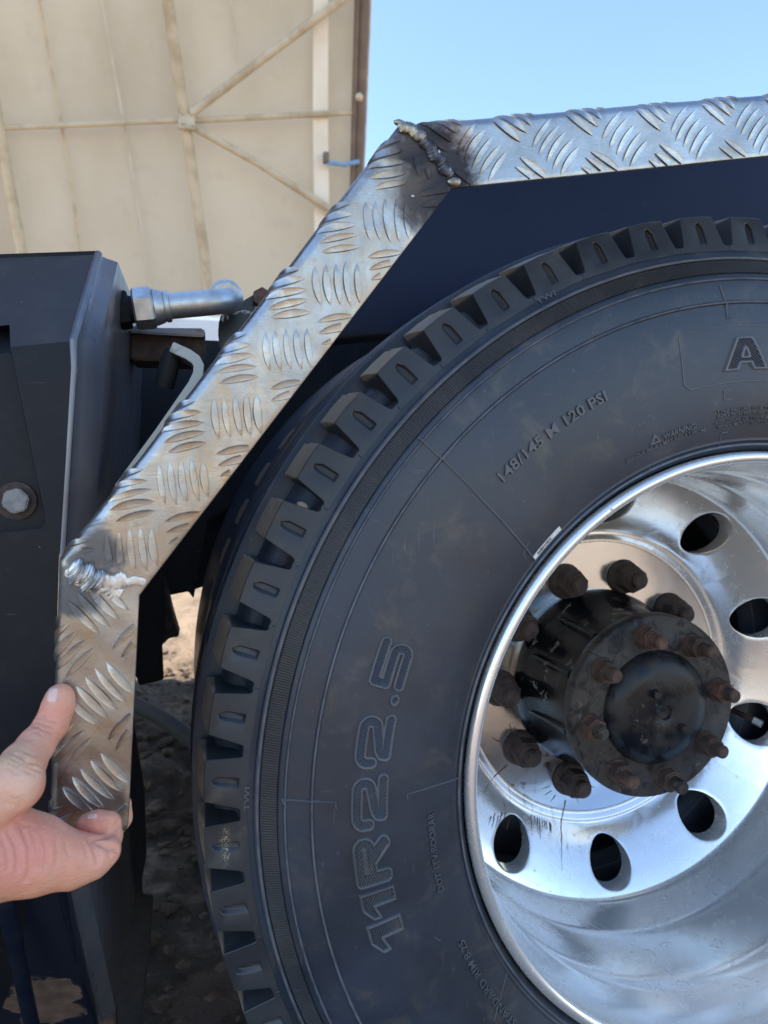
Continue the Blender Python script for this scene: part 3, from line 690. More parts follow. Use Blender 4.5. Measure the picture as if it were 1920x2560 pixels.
# tread blocks: one mesh, 59 of them
NB_ = 59; PIT = 2*math.pi/NB_
def block_mesh():
    bm = bmesh.new()
    def P(r, t, y): return bm.verts.new((r*math.sin(R_(t)), y, r*math.cos(R_(t))))
    def yf(r): return np.interp(r, [.4845, .4945, .5232], [-.0012, .0010, .0090])
    out = [(.4895, -3.02), (.4895, 3.02), (.4940, 3.02), (.4943, 2.75), (.4958, 2.5), (.4990, 2.4), (.5105, 2.16), (.5222, 1.92), (.5235, 1.86), (.5238, 0.), (.5235, -1.86), (.5222, -1.92), (.5105, -2.16), (.4990, -2.4), (.4958, -2.5), (.4943, -2.75), (.4940, -3.02)]
    slot = [(.4962, -.40), (.4962, .40), (.4975, .47), (.5120, .46), (.5178, .06), (.5170, -.30), (.5120, -.46), (.4975, -.47)]
    fo = [P(r, t, yf(r)-.0004) for r, t in out]; fs = [P(r, t, yf(r)-.0004) for r, t in slot]
    ed = []
    for L in (fo, fs):
        for i in range(len(L)): ed.append(bm.edges.new((L[i], L[(i+1) % len(L)])))
    bmesh.ops.triangle_fill(bm, use_beauty=True, edges=ed, normal=(0, -1, 0))
    sb = [P(.506+(r-.506)*.88, t*.6+.10, yf(r)+.0032) for r, t in slot]
    n = len(slot)
    for i in range(n): bm.faces.new((fs[i], fs[(i+1) % n], sb[(i+1) % n], sb[i]))
    bm.faces.new(sb)
    # body backwards: walls flare slightly, top rises to the tread
    depth = [.020, .036, .042, .056]; prev = fo; m = len(out)
    for d, dr, dt in ((.016, .0022, .0), (.0302, .0042, .02), (.034, .0044, .12), (.050, .0058, .06)):
        cur = []
        for r, t in out:
            if r < .4942: q = P(r-.004, t, yf(r)+.001)         # base skirt stays in the sidewall
            else:
                k = (r-.4942)/(.5238-.4942); cur_t = t*(1-dt*k) if t > 0 else t*(1-(.02 if dt else 0)*k)
                q = P(r+dr*k-.003*(1-k), cur_t, yf(r)+d*min(1., .5+k))
            cur.append(q)
        for i in range(m):
            if i in (0,): continue
            try: bm.faces.new((prev[i], prev[(i+1) % m], cur[(i+1) % m], cur[i]))
            except ValueError: pass
        prev = cur
    try: bm.faces.new(prev)
    except ValueError: pass
    bmesh.ops.remove_doubles(bm, verts=bm.verts[:], dist=1e-5)
    bmesh.ops.recalc_face_normals(bm, faces=bm.faces)
    sharp = [e for e in bm.edges if len(e.link_faces) == 2 and e.calc_face_angle(0) > R_(38)]
    bmesh.ops.bevel(bm, geom=sharp, offset=.0005, segments=1, affect='EDGES', clamp_overlap=True)
    me = bpy.data.meshes.new('tread_block'); bm.to_mesh(me); bm.free(); me.materials.append(BLOCK)
    return me
bme = block_mesh(); bme.polygons.foreach_set('use_smooth', [True]*len(bme.polygons)); bme.set_sharp_from_angle(angle=R_(28))
for k in range(NB_):
    o = bpy.data.objects.new('tread_block', bme); COL.objects.link(o); o.parent = tyre
    th = R_(91.55)+k*PIT
    o.location = (0, 0, HUB); o.rotation_euler = (0, math.pi/2-th, 0)
# raised lettering -----------------------------------------------------------
def sd_poly(px, py, polys):
    d = np.full(px.shape, 1e9); ins = np.zeros(px.shape, bool)
    for P in polys:
        n = len(P)
        for i in range(n):
            ax_, ay = P[i]; bx, by = P[(i+1) % n]; ex, ey = bx-ax_, by-ay
            t = np.clip(((px-ax_)*ex+(py-ay)*ey)/(ex*ex+ey*ey), 0, 1)
            d = np.minimum(d, np.hypot(px-ax_-t*ex, py-ay-t*ey))
            c = ((ay > py) != (by > py)) & (px < (bx-ax_)*(py-ay)/((by-ay) or 1e-12)+ax_); ins ^= c
    return np.where(ins, -d, d)
def sd_stroke(px, py, lines, w_):
    d = np.full(px.shape, 1e9)
    for L in lines:
        for (ax_, ay), (bx, by) in zip(L[:-1], L[1:]):
            ex, ey = bx-ax_, by-ay; t = np.clip(((px-ax_)*ex+(py-ay)*ey)/(ex*ex+ey*ey+1e-12), 0, 1)
            d = np.minimum(d, np.hypot(px-ax_-t*ex, py-ay-t*ey))
    return d-w_
def arc(cx, cy, r, a0, a1, n=9): return [(cx+r*math.cos(R_(a)), cy+r*math.sin(R_(a))) for a in np.linspace(a0, a1, n)]
T = .158
G2 = [[(.135, .52)]+arc(.33, .66, .2, 180, 90)+arc(1.02, .66, .2, 90, -60)+[(.48, .33)]+[(.36, .25), (.34, .135), (1.30, .135)]]
G5 = [[(1.27, .865), (.16, .865), (.135, .53), (.95, .53)]+arc(1.02, .335, .2, 90, -90)+[(.135, .135)]]
GR = [[(.16, .135), (.16, .865), (.95, .865)]+arc(.98, .70, .165, 90, -90)+[(.30, .535)], [(.24, .135), (.24, .8)], [(.78, .50), (1.14, .14)], [(.70, .45), (1.06, .10)]]
G1 = [[(.36, 0), (.80, 0), (.80, 1), (.34, 1), (0, .74), (0, .50), (.36, .62)]]
GA = [[(0, 0), (.40, 1), (.82, 1), (1.22, 0), (.84, 0), (.75, .2), (.47, .2), (.38, 0)], [(.53, .40), (.69, .40), (.61, .66)]]
def glyph(kind, data, th0, th1, r0=.376, r1=.406, wunit=1.44):
    """letter between angles th0 (left) and th1 (right); raised rim with hatched, sunken inside"""
    rm = (r0+r1)/2; H = r1-r0; Wd = rm*abs(R_(th0-th1)); st = .00042
    m = .06
    nx, ny = int((Wd+2*m*H)/st)+1, int((H*(1+2*m))/st)+1
    u = np.linspace(-m*H, Wd+m*H, nx); v = np.linspace(-m*H, H*(1+m), ny)
    U, Vv = np.meshgrid(u, v); gx = U/Wd*wunit; gy = Vv/H
    d = (sd_poly(gx, gy, data) if kind == 'p' else sd_stroke(gx, gy, data, T))*H      # metres (approx.)
    rim_ = .0015
    h = np.where(d > 0, .0018-d*4., .0019)
    hatch = .5+.5*np.sin((U*.8+Vv*1.0)*2*math.pi/.0027)
    inn = .0000+.0013*hatch
    k = np.clip((-d-rim_)/.0006, 0, 1); h = np.where(d < 0, .0019*(1-k)+inn*k, h)
    h = np.maximum(h, -.0008)
    th = np.radians(th0)-U/rm; r = r0+Vv; y = ysurf(r)-h
    V = np.stack([r*np.cos(th), y, r*np.sin(th)+HUB], -1).reshape(-1, 3)
    ok = (d < .0007)
    idx = np.arange(nx*ny).reshape(ny, nx)
    q = ok[:-1, :-1] | ok[1:, :-1] | ok[:-1, 1:] | ok[1:, 1:]
    Fc = np.stack([idx[:-1, :-1][q], idx[:-1, 1:][q], idx[1:, 1:][q], idx[1:, :-1][q]], 1)
    used = np.unique(Fc); re = np.full(nx*ny, -1); re[used] = np.arange(len(used))
    o = mesh_obj('raised_letter', V[used], re[Fc], LETTER, tyre, True, 180); o.data.materials.append(RUBBER)
    df = d[:-1, :-1][q]; o.data.polygons.foreach_set('material_index', (df < -rim_-.0004).astype(np.int32))
glyph('p', G1, 198.0, 194.1, wunit=.80); glyph('p', G1, 193.6, 190.1, wunit=.80)
glyph('s', GR, 189.4, 183.1, wunit=1.32)
glyph('s', G2, 182.3, 175.5); glyph('s', G2, 174.7, 168.0)
glyph('p', [arc(.5, .5, .5, 0, 345, 24)], 166.9, 165.4, .3765, .3845, 1.)
glyph('s', G5, 164.9, 159.0, wunit=1.40)
glyph('p', GA, 98.75, 91.6, wunit=1.22)
def text3d(s, th0, th1, r0, h, depth=.0007, bold=0.):
    """small raised text on the sidewall from th0 (left) to th1 (right), baseline radius r0"""
    cu = bpy.data.curves.new('t', 'FONT'); cu.body = s; cu.size = 1; cu.resolution_u = 2; cu.extrude = .5; cu.offset = bold
    ob = bpy.data.objects.new('t', cu); COL.objects.link(ob)
    me = bpy.data.meshes.new_from_object(ob.evaluated_get(bpy.context.evaluated_depsgraph_get()))
    bpy.data.objects.remove(ob); bpy.data.curves.remove(cu)
    co = np.zeros(len(me.vertices)*3); me.vertices.foreach_get('co', co); co = co.reshape(-1, 3)
    x0, x1 = co[:, 0].min(), co[:, 0].max(); y0, y1 = 0, .69
    th = np.radians(th0+(th1-th0)*(co[:, 0]-x0)/(x1-x0)); r = r0+h*(co[:, 1]-y0)/(y1-y0)
    y = ysurf(r)-np.where(co[:, 2] > 0, depth*1.7, -.0004)
    out = np.stack([r*np.cos(th), y, r*np.sin(th)+HUB], -1)
    me.vertices.foreach_set('co', out.reshape(-1)); me.name = 'raised_text'; me.materials.clear()
    bmx = bmesh.new(); bmx.from_mesh(me); bmesh.ops.recalc_face_normals(bmx, faces=bmx.faces); bmx.to_mesh(me); bmx.free()
    link('raised_text', me, LETTER, tyre, False)
text3d('148/145 M 120 PSI', 135.3, 117.3, .3858, .0092, .0011, .012)
text3d('WARNING:', 110.4, 104.2, .3296, .0056, .0009, .014)
text3d('SERIOUS INJURY MAY RESULT FROM:', 117.7, 102.3, .3252, .0033, .0007, .01)
text3d('\u2022TYRE FAILURE DUE TO UNDER', 100.7, 86.5, .3388, .0032, .0007, .008)
text3d('INFLATION PRESSURE OVER-LOAD', 100.2, 86.0, .3343, .0032, .0007, .008)
text3d('\u2022EXPLOSION OF TYRE/RIM ASSEMBLY', 100.8, 86.0, .3298, .0032, .0007, .008)
text3d('WHEN MOUNTING USE SAFETY', 100.2, 86.5, .3253, .0032, .0007, .008)
text3d('DOT 1TV BOORAR', 193.8, 181.7, .3334, .0056, .0009, .01)
text3d('STANDARD RIM 8.25', 219.8, 202.5, .3306, .0064, .0009, .01)
text3d('TWI', 118.9, 116.6, .4868, .0048, .0006, .01)
text3d('TWI', 179.6, 177.3, .4875, .0042, .0006, .01)
glyph('p', [[(0, 0), (.5, 1), (1, 0)], [(.22, .14), (.78, .14), (.5, .7)]], 112.8, 111.0, .3296, .3382, 1.)
def bead(pts, rad=.0005, name='mould_line'):
    """thin raised mould line through (r, theta) points on the sidewall"""
    P = []
    for (r0, t0), (r1, t1) in zip(pts[:-1], pts[1:]):
        n = max(2, int(max(abs(r1-r0)/.004, abs(t1-t0)/1.0))+1)
        for f in np.linspace(0, 1, n, endpoint=False): P.append((r0+(r1-r0)*f, t0+(t1-t0)*f))
    P.append(pts[-1])
    tube(name, [(r*math.cos(R_(t)), float(ysurf(r))-rad*.35, r*math.sin(R_(t))+HUB) for r, t in P], rad, LETTER, tyre, 6)
bead([(.4645, 138.4), (.4302, 138.5), (.36, 139.1), (.3105, 139.7)], .0009)
bead([(.437, 138.5), (.4378, 136.4)], .0006)
bead([(.3285, 139.5), (.3300, 138.5)], .0005); bead([(.3285, 139.5), (.3265, 140.4), (.321, 140.6)], .0005)
bead([(.463, 178.1), (.4194, 178.6), (.4188, 179.4)], .0008); bead([(.4625, 178.1), (.459, 178.9)], .0006)
bead([(.3582, 178.4), (.3285, 177.8), (.306, 177.6)], .0007); bead([(.3582, 178.4), (.3575, 179.3)], .0006)
bead([(.4139, 104.8), (.3713, 105.4)], .0006); bead([(.3713, 105.4), (.3661, 104.6), (.3652, 85)], .0006); bead([(.4139, 104.8), (.4165, 103.9), (.4157, 85)], .0004)
bead([(.455, 97.6), (.4375, 97.2), (.4240, 97.3), (.4250, 96.5)], .0007)
for a, b in (((.432, 117.6), (.434, 115.6)), ((.412, 117.2), (.413, 115.6)), ((.352, 114.3), (.353, 112.9)), ((.359, 98.9), (.3595, 97.9)), ((.3505, 98.9), (.350, 97.6)), ((.359, 98.9), (.3505, 98.9)), ((.3205, 99.0), (.3205, 97.9)), ((.3205, 99.2), (.306, 99.0)), ((.354, 199.5), (.350, 200.6)), ((.306, 113.0), (.310, 113.7))):
    bead([a, b], .0005)
bead([(.345, 216.6), (.326, 214.6), (.309, 213.0)], .0005)
# sticker with bars on the bead
def patch(name, t0, t1, r0, r1, lift, mat, n=10, parent=wheel):
    V = []; Fc = []
    for i in range(n+1):
        t = R_(t0+(t1-t0)*i/n)
        for r in (r0, r1): 
            for l in (lift, 0): V.append((r*math.cos(t), float(ysurf(r))-l, r*math.sin(t)+HUB))
    for i in range(n):
        a, b = i*4, i*4+4; Fc += [(a, a+2, b+2, b), (a, b, b+1, a+1), (a+2, a+3, b+3, b+2)]
    return mesh_obj(name, V, Fc, mat, parent, False)
stk = patch('barcode_label', 139.6, 132.9, .3125, .3168, .0006, STICK)
t = 138.6
for i in range(15):
    wd = random.choice((.08, .14, .2)); patch('printed_bar', t, t-wd, .3131, .3160, .0009, INK, 1, stk); t -= wd+random.choice((.1, .16))
# rim ------------------------------------------------------------------------
rim = lathe('rim', [(.2925, .02), (.2975, .010), (.2998, .0045), (.3004, .0), (.2996, -.0034), (.2975, -.0056), (.2945, -.0062), (.2915, -.0052), (.2896, -.0030), (.2884, .0015), (.2876, .008), (.2862, .016), (.2846, .026), (.2836, .038), (.2830, .062), (.2822, .069), (.2808, .0735), (.2798, .078), (.2794, .084), (.2800, .092), (.2808, .120), (.2806, .150), (.2794, .156), (.2784, .160), (.2788, .166), (.2798, .186), (.2800, .206), (.2796, .216), (.2784, .2228), (.2758, .2262)], ALU_RIM, wheel, 240, 50)
def yd(r): return np.interp(r, [.095, .186, .1905, .1945, .1975, .2008, .2045, .210, .222, .240, .2600, .2715, .2758], [.2850, .2850, .2846, .2822, .2805, .2806, .2792, .2730, .2610, .2480, .2350, .2284, .2262])
def disc():
    rh, ph, hr = .2425, 234.6, .0300; dt = R_(18); ra, rb2 = .2015, .2758
    V = []; Fc = []; nb = 64
    def add(r, a, dy=0.): V.append((r*math.cos(a), float(yd(r))+dy, r*math.sin(a)+HUB)); return len(V)-1
    angs = [2*math.pi*i/nb for i in range(nb)]
    for cxx in (rb2-rh, ra-rh):
        for sg in (1, -1):
            ca = math.atan2(sg*rh*dt, cxx) % (2*math.pi); angs[min(range(nb), key=lambda i: abs(angs[i]-ca))] = ca
    for k in range(10):
        c0 = R_(ph+36*k)
        rings = []
        # boundary of the sector patch in (r, s=angle)
        for q in range(6):
            f = [0, .1, .3, .55, .8, 1][q]; ring = []
            for i in range(nb):
                a = angs[i]; dx, dy = math.cos(a), math.sin(a)
                # to boundary: sector with half angle dt, radius ra..rb2
                tx = ((rb2-rh) if dx > 0 else (rh-ra))/max(abs(dx), 1e-6); ty = (rh*dt)/max(abs(dy), 1e-6); tt = min(tx, ty)
                R0 = hr; rr = R0+(tt-R0)*f
                x, yv = dx*rr, dy*rr
                ring.append(add(rh+x, c0+yv/rh))
            rings.append(ring)
        wall = [[add(rh+math.cos(angs[i])*hh, c0+math.sin(angs[i])*hh/rh, dy_) for i in range(nb)] for hh, dy_ in ((hr-.0008, .0004), (hr-.0012, .0015), (hr-.0012, .0235))]
        allr = wall[::-1]+rings
        for a_, b_ in zip(allr[:-1], allr[1:]):
            for i in range(nb): Fc.append((a_[i], a_[(i+1) % nb], b_[(i+1) % nb], b_[i]))
    o = mesh_obj('disc', V, Fc, ALU_RIM, wheel, True, 40)
    return o
dsc = disc()
rr_ = list(np.linspace(.1875, .2016, 20)); lathe('polished_step', [(r, float(yd(r))-.0004) for r in rr_], ALU_RIM, wheel, 200, 60)
lathe('centre_face', [(.095, .2853), (.14, .2851), (.1868, .2846)], ALU_POL, wheel, 160)
lathe('disc_back', [(.10, .312), (.19, .312), (.20, .306), (.202, .304)], ALU_RIM, wheel, 100)
# lug nuts: washer collar, hex, stud end
def nut_mesh(): 
    g = empty('lug_nut')
    def cyl(name, r1, r2, y0, y1, seg, mat, bev=.0012):
        b = bmesh.new(); bmesh.ops.create_cone(b, cap_ends=True, segments=seg, radius1=r1, radius2=r2, depth=y1-y0, matrix=Matrix.Translation((0, 0, (y0+y1)/2)))
        e = [x for x in b.edges if abs(x.verts[0].co.z-x.verts[1].co.z) < 1e-5]
        bmesh.ops.bevel(b, geom=e, offset=bev, segments=2, affect='EDGES'); return bm_obj(name, b, mat, g, True, 30)
    return g, cyl
g, cyl = nut_mesh()
cyl('flange', .0245, .0215, .0, .010, 32, RUST_DK); cyl('hex', .0198, .0185, .008, .031, 6, RUST_DK, .0022); cyl('dome', .0155, .0125, .029, .034, 24, RUST_DK); cyl('stud', .0112, .0105, .030, .043, 20, RUST_DK, .0016)
for k in range(10):
    o = g if k == 0 else copy_tree(g); a = R_(38+36*k)
    o.parent = wheel; o.location = (.1429*math.cos(a), .2848, .1429*math.sin(a)+HUB); o.rotation_euler = (R_(90), R_(random.uniform(0, 60)), 0); o.rotation_mode = 'XYZ'
MUD = m_simple('dried_mud', (.13, .075, .04), (.075, .048, .032), 200, .95)
def on_disc(px, py, lift=.0):
    Y = .25
    for _ in range(25): p = at(px, py, Y); Y = .5*Y+.5*(float(yd(min(max(np.hypot(p[0], p[2]), .1), .2755)))-lift)
    return at(px, py, Y)
def mud(pts, rad):
    P = np.array(pts, float); t = np.linspace(0, len(P)-1, 8*(len(P)-1)+1)
    Q = [W(on_disc(np.interp(q, range(len(P)), P[:, 0])+random.uniform(-1, 1), np.interp(q, range(len(P)), P[:, 1]))) for q in t]
    tube('mud_run', Q, [rad*(1-.75*i/len(Q))*random.uniform(.6, 1.3) for i in range(len(Q))], MUD, dsc, 6)
mud([(1414, 2000), (1402, 2055), (1404, 2110), (1405, 2175)], .0012)
mud([(1268, 1912), (1240, 1936), (1222, 1958), (1210, 1985)], .0013)
for i in range(9): x = 1330+i*6+random.uniform(-2, 2); y = 2038+i*2.6; mud([(x, y), (x+2, y+random.uniform(14, 55))], .0010)
for i in range(6): x = 1228+i*9; y = 2045+random.uniform(-14, 4); mud([(x, y), (x-random.uniform(4, 12), y+random.uniform(18, 42))], .0009)
for i in range(12):
    a = random.uniform(0, 6.28); x, y = (1289, 1878) if i < 6 else (1417, 1954); rr = random.uniform(48, 62)
    mud([(x+rr*.8*math.cos(a), y+rr*.8*math.sin(a)), (x+rr*1.2*math.cos(a), y+rr*1.2*math.sin(a))], .0011)
# hub --------------------------------------------------------------------------
hub = lathe('hub', [(.1215, .2850), (.1205, .272), (.1175, .262), (.1125, .250), (.1085, .225), (.1055, .195), (.104, .176), (.103, .172)], HUBM, wheel, 120, 60)
lathe('axle_flange', [(.100, .174), (.1075, .1735), (.1105, .172), (.1118, .169), (.1118, .160), (.1108, .1565), (.1085, .1548), (.0705, .1535), (.0690, .1530)], FLANGE, hub, 120, 40)
lathe('hub_cap', [(.0695, .156), (.0685, .1500), (.0660, .1455), (.0615, .1405), (.0560, .1375), (.045, .1350), (.030, .1335), (.0095, .1325), (.0090, .1328), (.0080, .1360), (.0010, .1370), (.0, .1370)], CAPM, hub, 100, 50)
for dx, dz in ((-.0155, .0235), (.0215, -.0195)):
    b = bmesh.new(); bmesh.ops.create_cone(b, cap_ends=True, segments=6, radius1=.0058, radius2=.0054, depth=.010); bmesh.ops.bevel(b, geom=b.edges[:], offset=.0008, segments=2, affect='EDGES')
    o = bm_obj('cap_bolt', b, FLANGE, hub, True, 30); o.rotation_euler = (R_(90), .3, 0); o.location = (dx, .130, dz+HUB)
for k in range(3):      # raised ribs along the barrel
    a = R_((128, 158, 196)[k]); V, Fc = tube_mesh([(.112*math.cos(a), .262, .112*math.sin(a)+HUB), (.107*math.cos(a), .22, .107*math.sin(a)+HUB), (.1045*math.cos(a), .178, .1045*math.sin(a)+HUB)], [.005, .006, .006], 12)
    mesh_obj('barrel_rib', V, Fc, HUBM, hub)
for k in range(8):
    a = R_(10+45*k); rt = random.uniform(0, 60); L = (.034, .040, .036, .033, .031, .038, .037, .034)[k]; st_m = (RUST, RUST, RUST_RED, RUST, FLANGE, RUST_RED, FLANGE, RUST)[k]
    sn = empty('flange_nut'); sn.parent = hub
    sn.location = (.0878*math.cos(a), .1550, .0878*math.sin(a)+HUB); sn.rotation_euler = (R_(90), R_(rt), 0)
    for nm, r1, r2, z0, z1, seg, mt, bv in (('cone_washer', .0152, .0135, 0, .006, 24, RUST, .001), ('hex', .0138, .0132, .005, .020, 6, (RUST, RUST_RED)[k in (0, 4, 2)], .0018), ('stud', .0085, .0078, .019, L, 18, st_m, .0014)):
        b = bmesh.new(); bmesh.ops.create_cone(b, cap_ends=True, segments=seg, radius1=r1, radius2=r2, depth=z1-z0, matrix=Matrix.Translation((0, 0, (z0+z1)/2)))
        e = [x for x in b.edges if abs(x.verts[0].co.z-x.verts[1].co.z) < 1e-5]; bmesh.ops.bevel(b, geom=e, offset=bv, segments=2, affect='EDGES')
        bm_obj(nm, b, mt, sn, True, 30)
vp = at(1868, 1798, .27); V, Fc = tube_mesh([W(at(1830, 1775, .33)), W(at(1862, 1790, .28)), W(at(1890, 1803, .262))], [.0035, .0042, .0042], 12); mesh_obj('valve_stem', V, Fc, RUST_RED, wheel)
V, Fc = tube_mesh([W(at(1884, 1800, .264)), W(at(1905, 1811, .254))], .0055, 12); mesh_obj('valve_cap', V, Fc, ZINC, wheel)
# brake drum seen dark through the hand holes
lathe('brake_drum', [(.12, .335), (.195, .335), (.205, .345), (.207, .36), (.207, .45)], BLACK, wheel, 80)
# inner wheel of the pair
w2 = empty('wheel_assembly', (0, 0, 0)); tag(w2, 'inner truck wheel half hidden behind the outer tyre', 'wheel', 'dual truck wheels')
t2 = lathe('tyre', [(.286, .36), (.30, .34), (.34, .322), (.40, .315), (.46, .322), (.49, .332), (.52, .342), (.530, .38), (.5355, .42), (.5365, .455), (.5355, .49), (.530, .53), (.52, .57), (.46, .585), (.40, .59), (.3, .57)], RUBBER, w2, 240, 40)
for k in range(NB_):
    o = bpy.data.objects.new('tread_block', bme); COL.objects.link(o); o.parent = t2
    o.location = (0, .333, HUB); o.rotation_euler = (0, math.pi/2-R_(93)-k*PIT, 0)
lathe('rim', [(.29, .35), (.285, .36), (.27, .40), (.262, .47), (.27, .56), (.288, .58)], BLACK, w2, 100)
pb = rock('pebble', wpx(757, 1264, .018), (.0055, .003, .0028), PEB, 21); pb.rotation_euler = (0, .5, 0)
tag(pb, 'small pale stone wedged in a shoulder notch of the tyre', 'stone')

# ------------------------------------------------------------------ checker plate guard
guard = empty('wheel_arch_guard', W(gat(240, 2070))); tag(guard, 'bent aluminium checker plate wheel arch guard with welded corners, held by the hand', 'guard')
OUTER = [(116, 2078), (143, 1403), (1000, 303), (3600, 91)]; INNER = [(320, 2078), (348, 1490), (1130, 470), (3600, 219)]
OP = [gat(*p) for p in OUTER]; IP = [gat(*p) for p in INNER]
RF = .0085; LIP = .045
def across(o, i, v):
    """point at unrolled distance v from the inner edge i towards the outer edge o (fold, then lip)"""
    e = o-i; wd = np.linalg.norm(e); e = e/wd; fl = wd-RF
    if v <= fl: return i+e*v, GN, e
    s = v-fl; q = RF*math.pi/2
    if s < q:
        a = s/RF; n = GN*math.cos(a)+e*math.sin(a)
        return i+e*fl-GN*RF+n*RF, n, e*math.cos(a)-GN*math.sin(a)
    return i+e*wd-GN*(RF+s-q), e, -GN
segs = []
for k in range(3): segs.append((OP[k], OP[k+1], IP[k], IP[k+1]))
def plate():
    V = []; rows = []
    def wob(s, v): return .0003*math.sin(s*17+v*40)+.00015*math.sin(s*43+1.3-v*90)
    st = []
    for k, (o0, o1, i0, i1) in enumerate(segs):
        n = (34, 56, 80)[k]
        for j in range(n+(k == 2)): f = j/n; st.append((o0+(o1-o0)*f, i0+(i1-i0)*f, k+f))
    NV = 26
    for o, i, s in st:
        wd = np.linalg.norm(o-i); tot = wd-RF+RF*math.pi/2+LIP
        vs_ = list(np.linspace(0, wd-RF, 13))+[wd-RF+RF*math.pi/2*q for q in np.linspace(.12, 1, 8)]+[wd-RF+RF*math.pi/2+LIP*q for q in (.15, .4, .6, .8, 1)]
        row = []
        for v in vs_:
            p, n_, _ = across(o, i, v); row.append(len(V)); V.append(W(p+n_*(wob(s, v)-.0003)))
        rows.append(row)
    # cut the lower inner corner off
    for q, d in ((0, 0),): V[rows[0][0]] = W(gat(314, 2078)); V[rows[1][0]] = W(gat(319.6, 2066))
    Fc = [(a[i], b[i], b[i+1], a[i+1]) for a, b in zip(rows[:-1], rows[1:]) for i in range(len(a)-1)]
    bm = bmesh.new(); bv = [bm.verts.new(v) for v in V]
    for f in Fc: bm.faces.new([bv[i] for i in f])
    bmesh.ops.recalc_face_normals(bm, faces=bm.faces)
    bm.normal_update()
    if Vector(bm.faces[len(bm.faces)//2 // 25 * 25].normal).dot(Vector(GN)) < 0: bmesh.ops.reverse_faces(bm, faces=bm.faces)
    me = bpy.data.meshes.new('plate'); bm.to_mesh(me); bm.free()
    o = link('plate', me, GUARD, None, True, 50); keep(o, guard)
    md = o.modifiers.new('thick', 'SOLIDIFY'); md.thickness = .003; md.offset = -1
    md2 = o.modifiers.new('bev', 'BEVEL'); md2.width = .0006; md2.segments = 2; md2.limit_method = 'ANGLE'; md2.angle_limit = R_(50)
    return o
plate()
A_PX = [((252, 1735), (239, 1956)), ((463, 1206), (590, 1036)), ((1392, 363), (1567, 351))]
welds = [(gat(*WELD1_A), gat(355, 1468)), (gat(*WELD2_A), gat(*WELD2_B))]
def segdist(p, a, b):
    e = b-a; t = np.clip((p-a) @ e/(e @ e), 0, 1); return np.linalg.norm(p-a-t*e)
for k, (o0, o1, i0, i1) in enumerate(segs):
    dvec = (i1-i0); L = np.linalg.norm(dvec); dvec = dvec/L; evec = np.cross(GN, dvec); evec = evec if evec @ (o0-i0) > 0 else -evec
    a, b = gat(*A_PX[k][0]), gat(*A_PX[k][1]); per = abs((b-a) @ dvec); u0 = (a-i0) @ dvec; v0 = (a-i0) @ evec
    if k == 0: per = .0645
    wd_mid = np.linalg.norm(((o0+o1)-(i0+i1))/2 @ np.outer(evec, evec))
    # straight lines for both edges
    def at_uv(u, v):
        # local outer and inner points at this u (perpendicular section)
        def cutl(p, q): 
            t = ((i0+dvec*u-p) @ dvec)/((q-p) @ dvec); return p+(q-p)*t
        return across(cutl(o0, o1), cutl(i0, i1), v)
    # mitre tests: signed side of the corner lines
    def inside(p):
        for (oo, ii, sgn) in ((o0, i0, 1), (o1, i1, -1)):
            nrm = np.cross(ii-oo, GN); nrm /= np.linalg.norm(nrm)
            if nrm @ dvec < 0: nrm = -nrm
            if sgn*((p-ii) @ nrm) < .003: return False
        return True
    umin, umax = -.12, L+.12
    for gi in range(int((umin-u0)/per)-1, int((umax-u0)/per)+2):
        for typ in ('A', 'Bo', 'Bi'):
            gu = u0+gi*per+(0 if typ == 'A' else per/2); gv = v0+(0 if typ == 'A' else per*.405 if typ == 'Bo' else -per*.44)
            ang = R_(44 if typ == 'A' else -39)
            gv += random.uniform(-.001, .001)
            for bi in range(-2, 3):
                cu_ = gu-math.sin(ang)*bi*per*.125*(1 if typ == 'A' else 1); cv_ = gv+math.cos(ang)*bi*per*.125
                Lb = per*.50*random.uniform(.94, 1.05)*(1. if abs(bi) < 2 else .93); wb = per*.046*random.uniform(.85, 1.15); hb = .0013*random.uniform(.8, 1.15); a_ = ang+random.uniform(-.05, .05)
                ts = np.linspace(-1, 1, 13); good = []
                for t in ts:
                    u = cu_+math.cos(a_)*t*Lb/2; v = cv_+math.sin(a_)*t*Lb/2
                    ok = v > .0006 and v < wd_mid+.03 and -.15 < u < L+.15
                    if ok:
                        p, n_, ev = at_uv(u, v); ok = inside(p) and all(segdist(p, *w_) > (.0105 if k_ == 0 else .006) for k_, w_ in enumerate(welds))
                    good.append(ok)
                if sum(good) < 4: continue
                idx = [i for i, g_ in enumerate(good) if g_]; lo, hi = ts[idx[0]], ts[idx[-1]]
                V = []; m = 9
                bend = random.uniform(.0006, .0016)
                for t in np.linspace(lo, hi, m):
                    wt = wb*max(1-t*t, 0)**.75+.00015; ht = hb*max(1-t**4, 0)**.6
                    for s, hh in ((-1, -.0006), (-.80, ht*.78), (.52, ht*.88), (.74, ht*1.06), (1, -.0006)):
                        so_ = s*wt+bend*(1-t*t)
                        u = cu_+math.cos(a_)*t*Lb/2-math.sin(a_)*so_; v = max(cv_+math.sin(a_)*t*Lb/2+math.cos(a_)*so_, .0002)
                        p, n_, ev = at_uv(u, v); V.append(W(p+n_*hh))
                Fc = [(i*5+j, i*5+j+1, i*5+j+6, i*5+j+5) for i in range(m-1) for j in range(4)]
                Fc += [(0, 1, 2, 3, 4), tuple((m-1)*5+j for j in (4, 3, 2, 1, 0))]
                bm = bmesh.new(); bv = [bm.verts.new(v) for v in V]
                for f in Fc: 
                    try: bm.faces.new([bv[i] for i in f])
                    except ValueError: pass
                keep(bm_obj('tread_bar', bm, BAR, None, True, 32), guard)
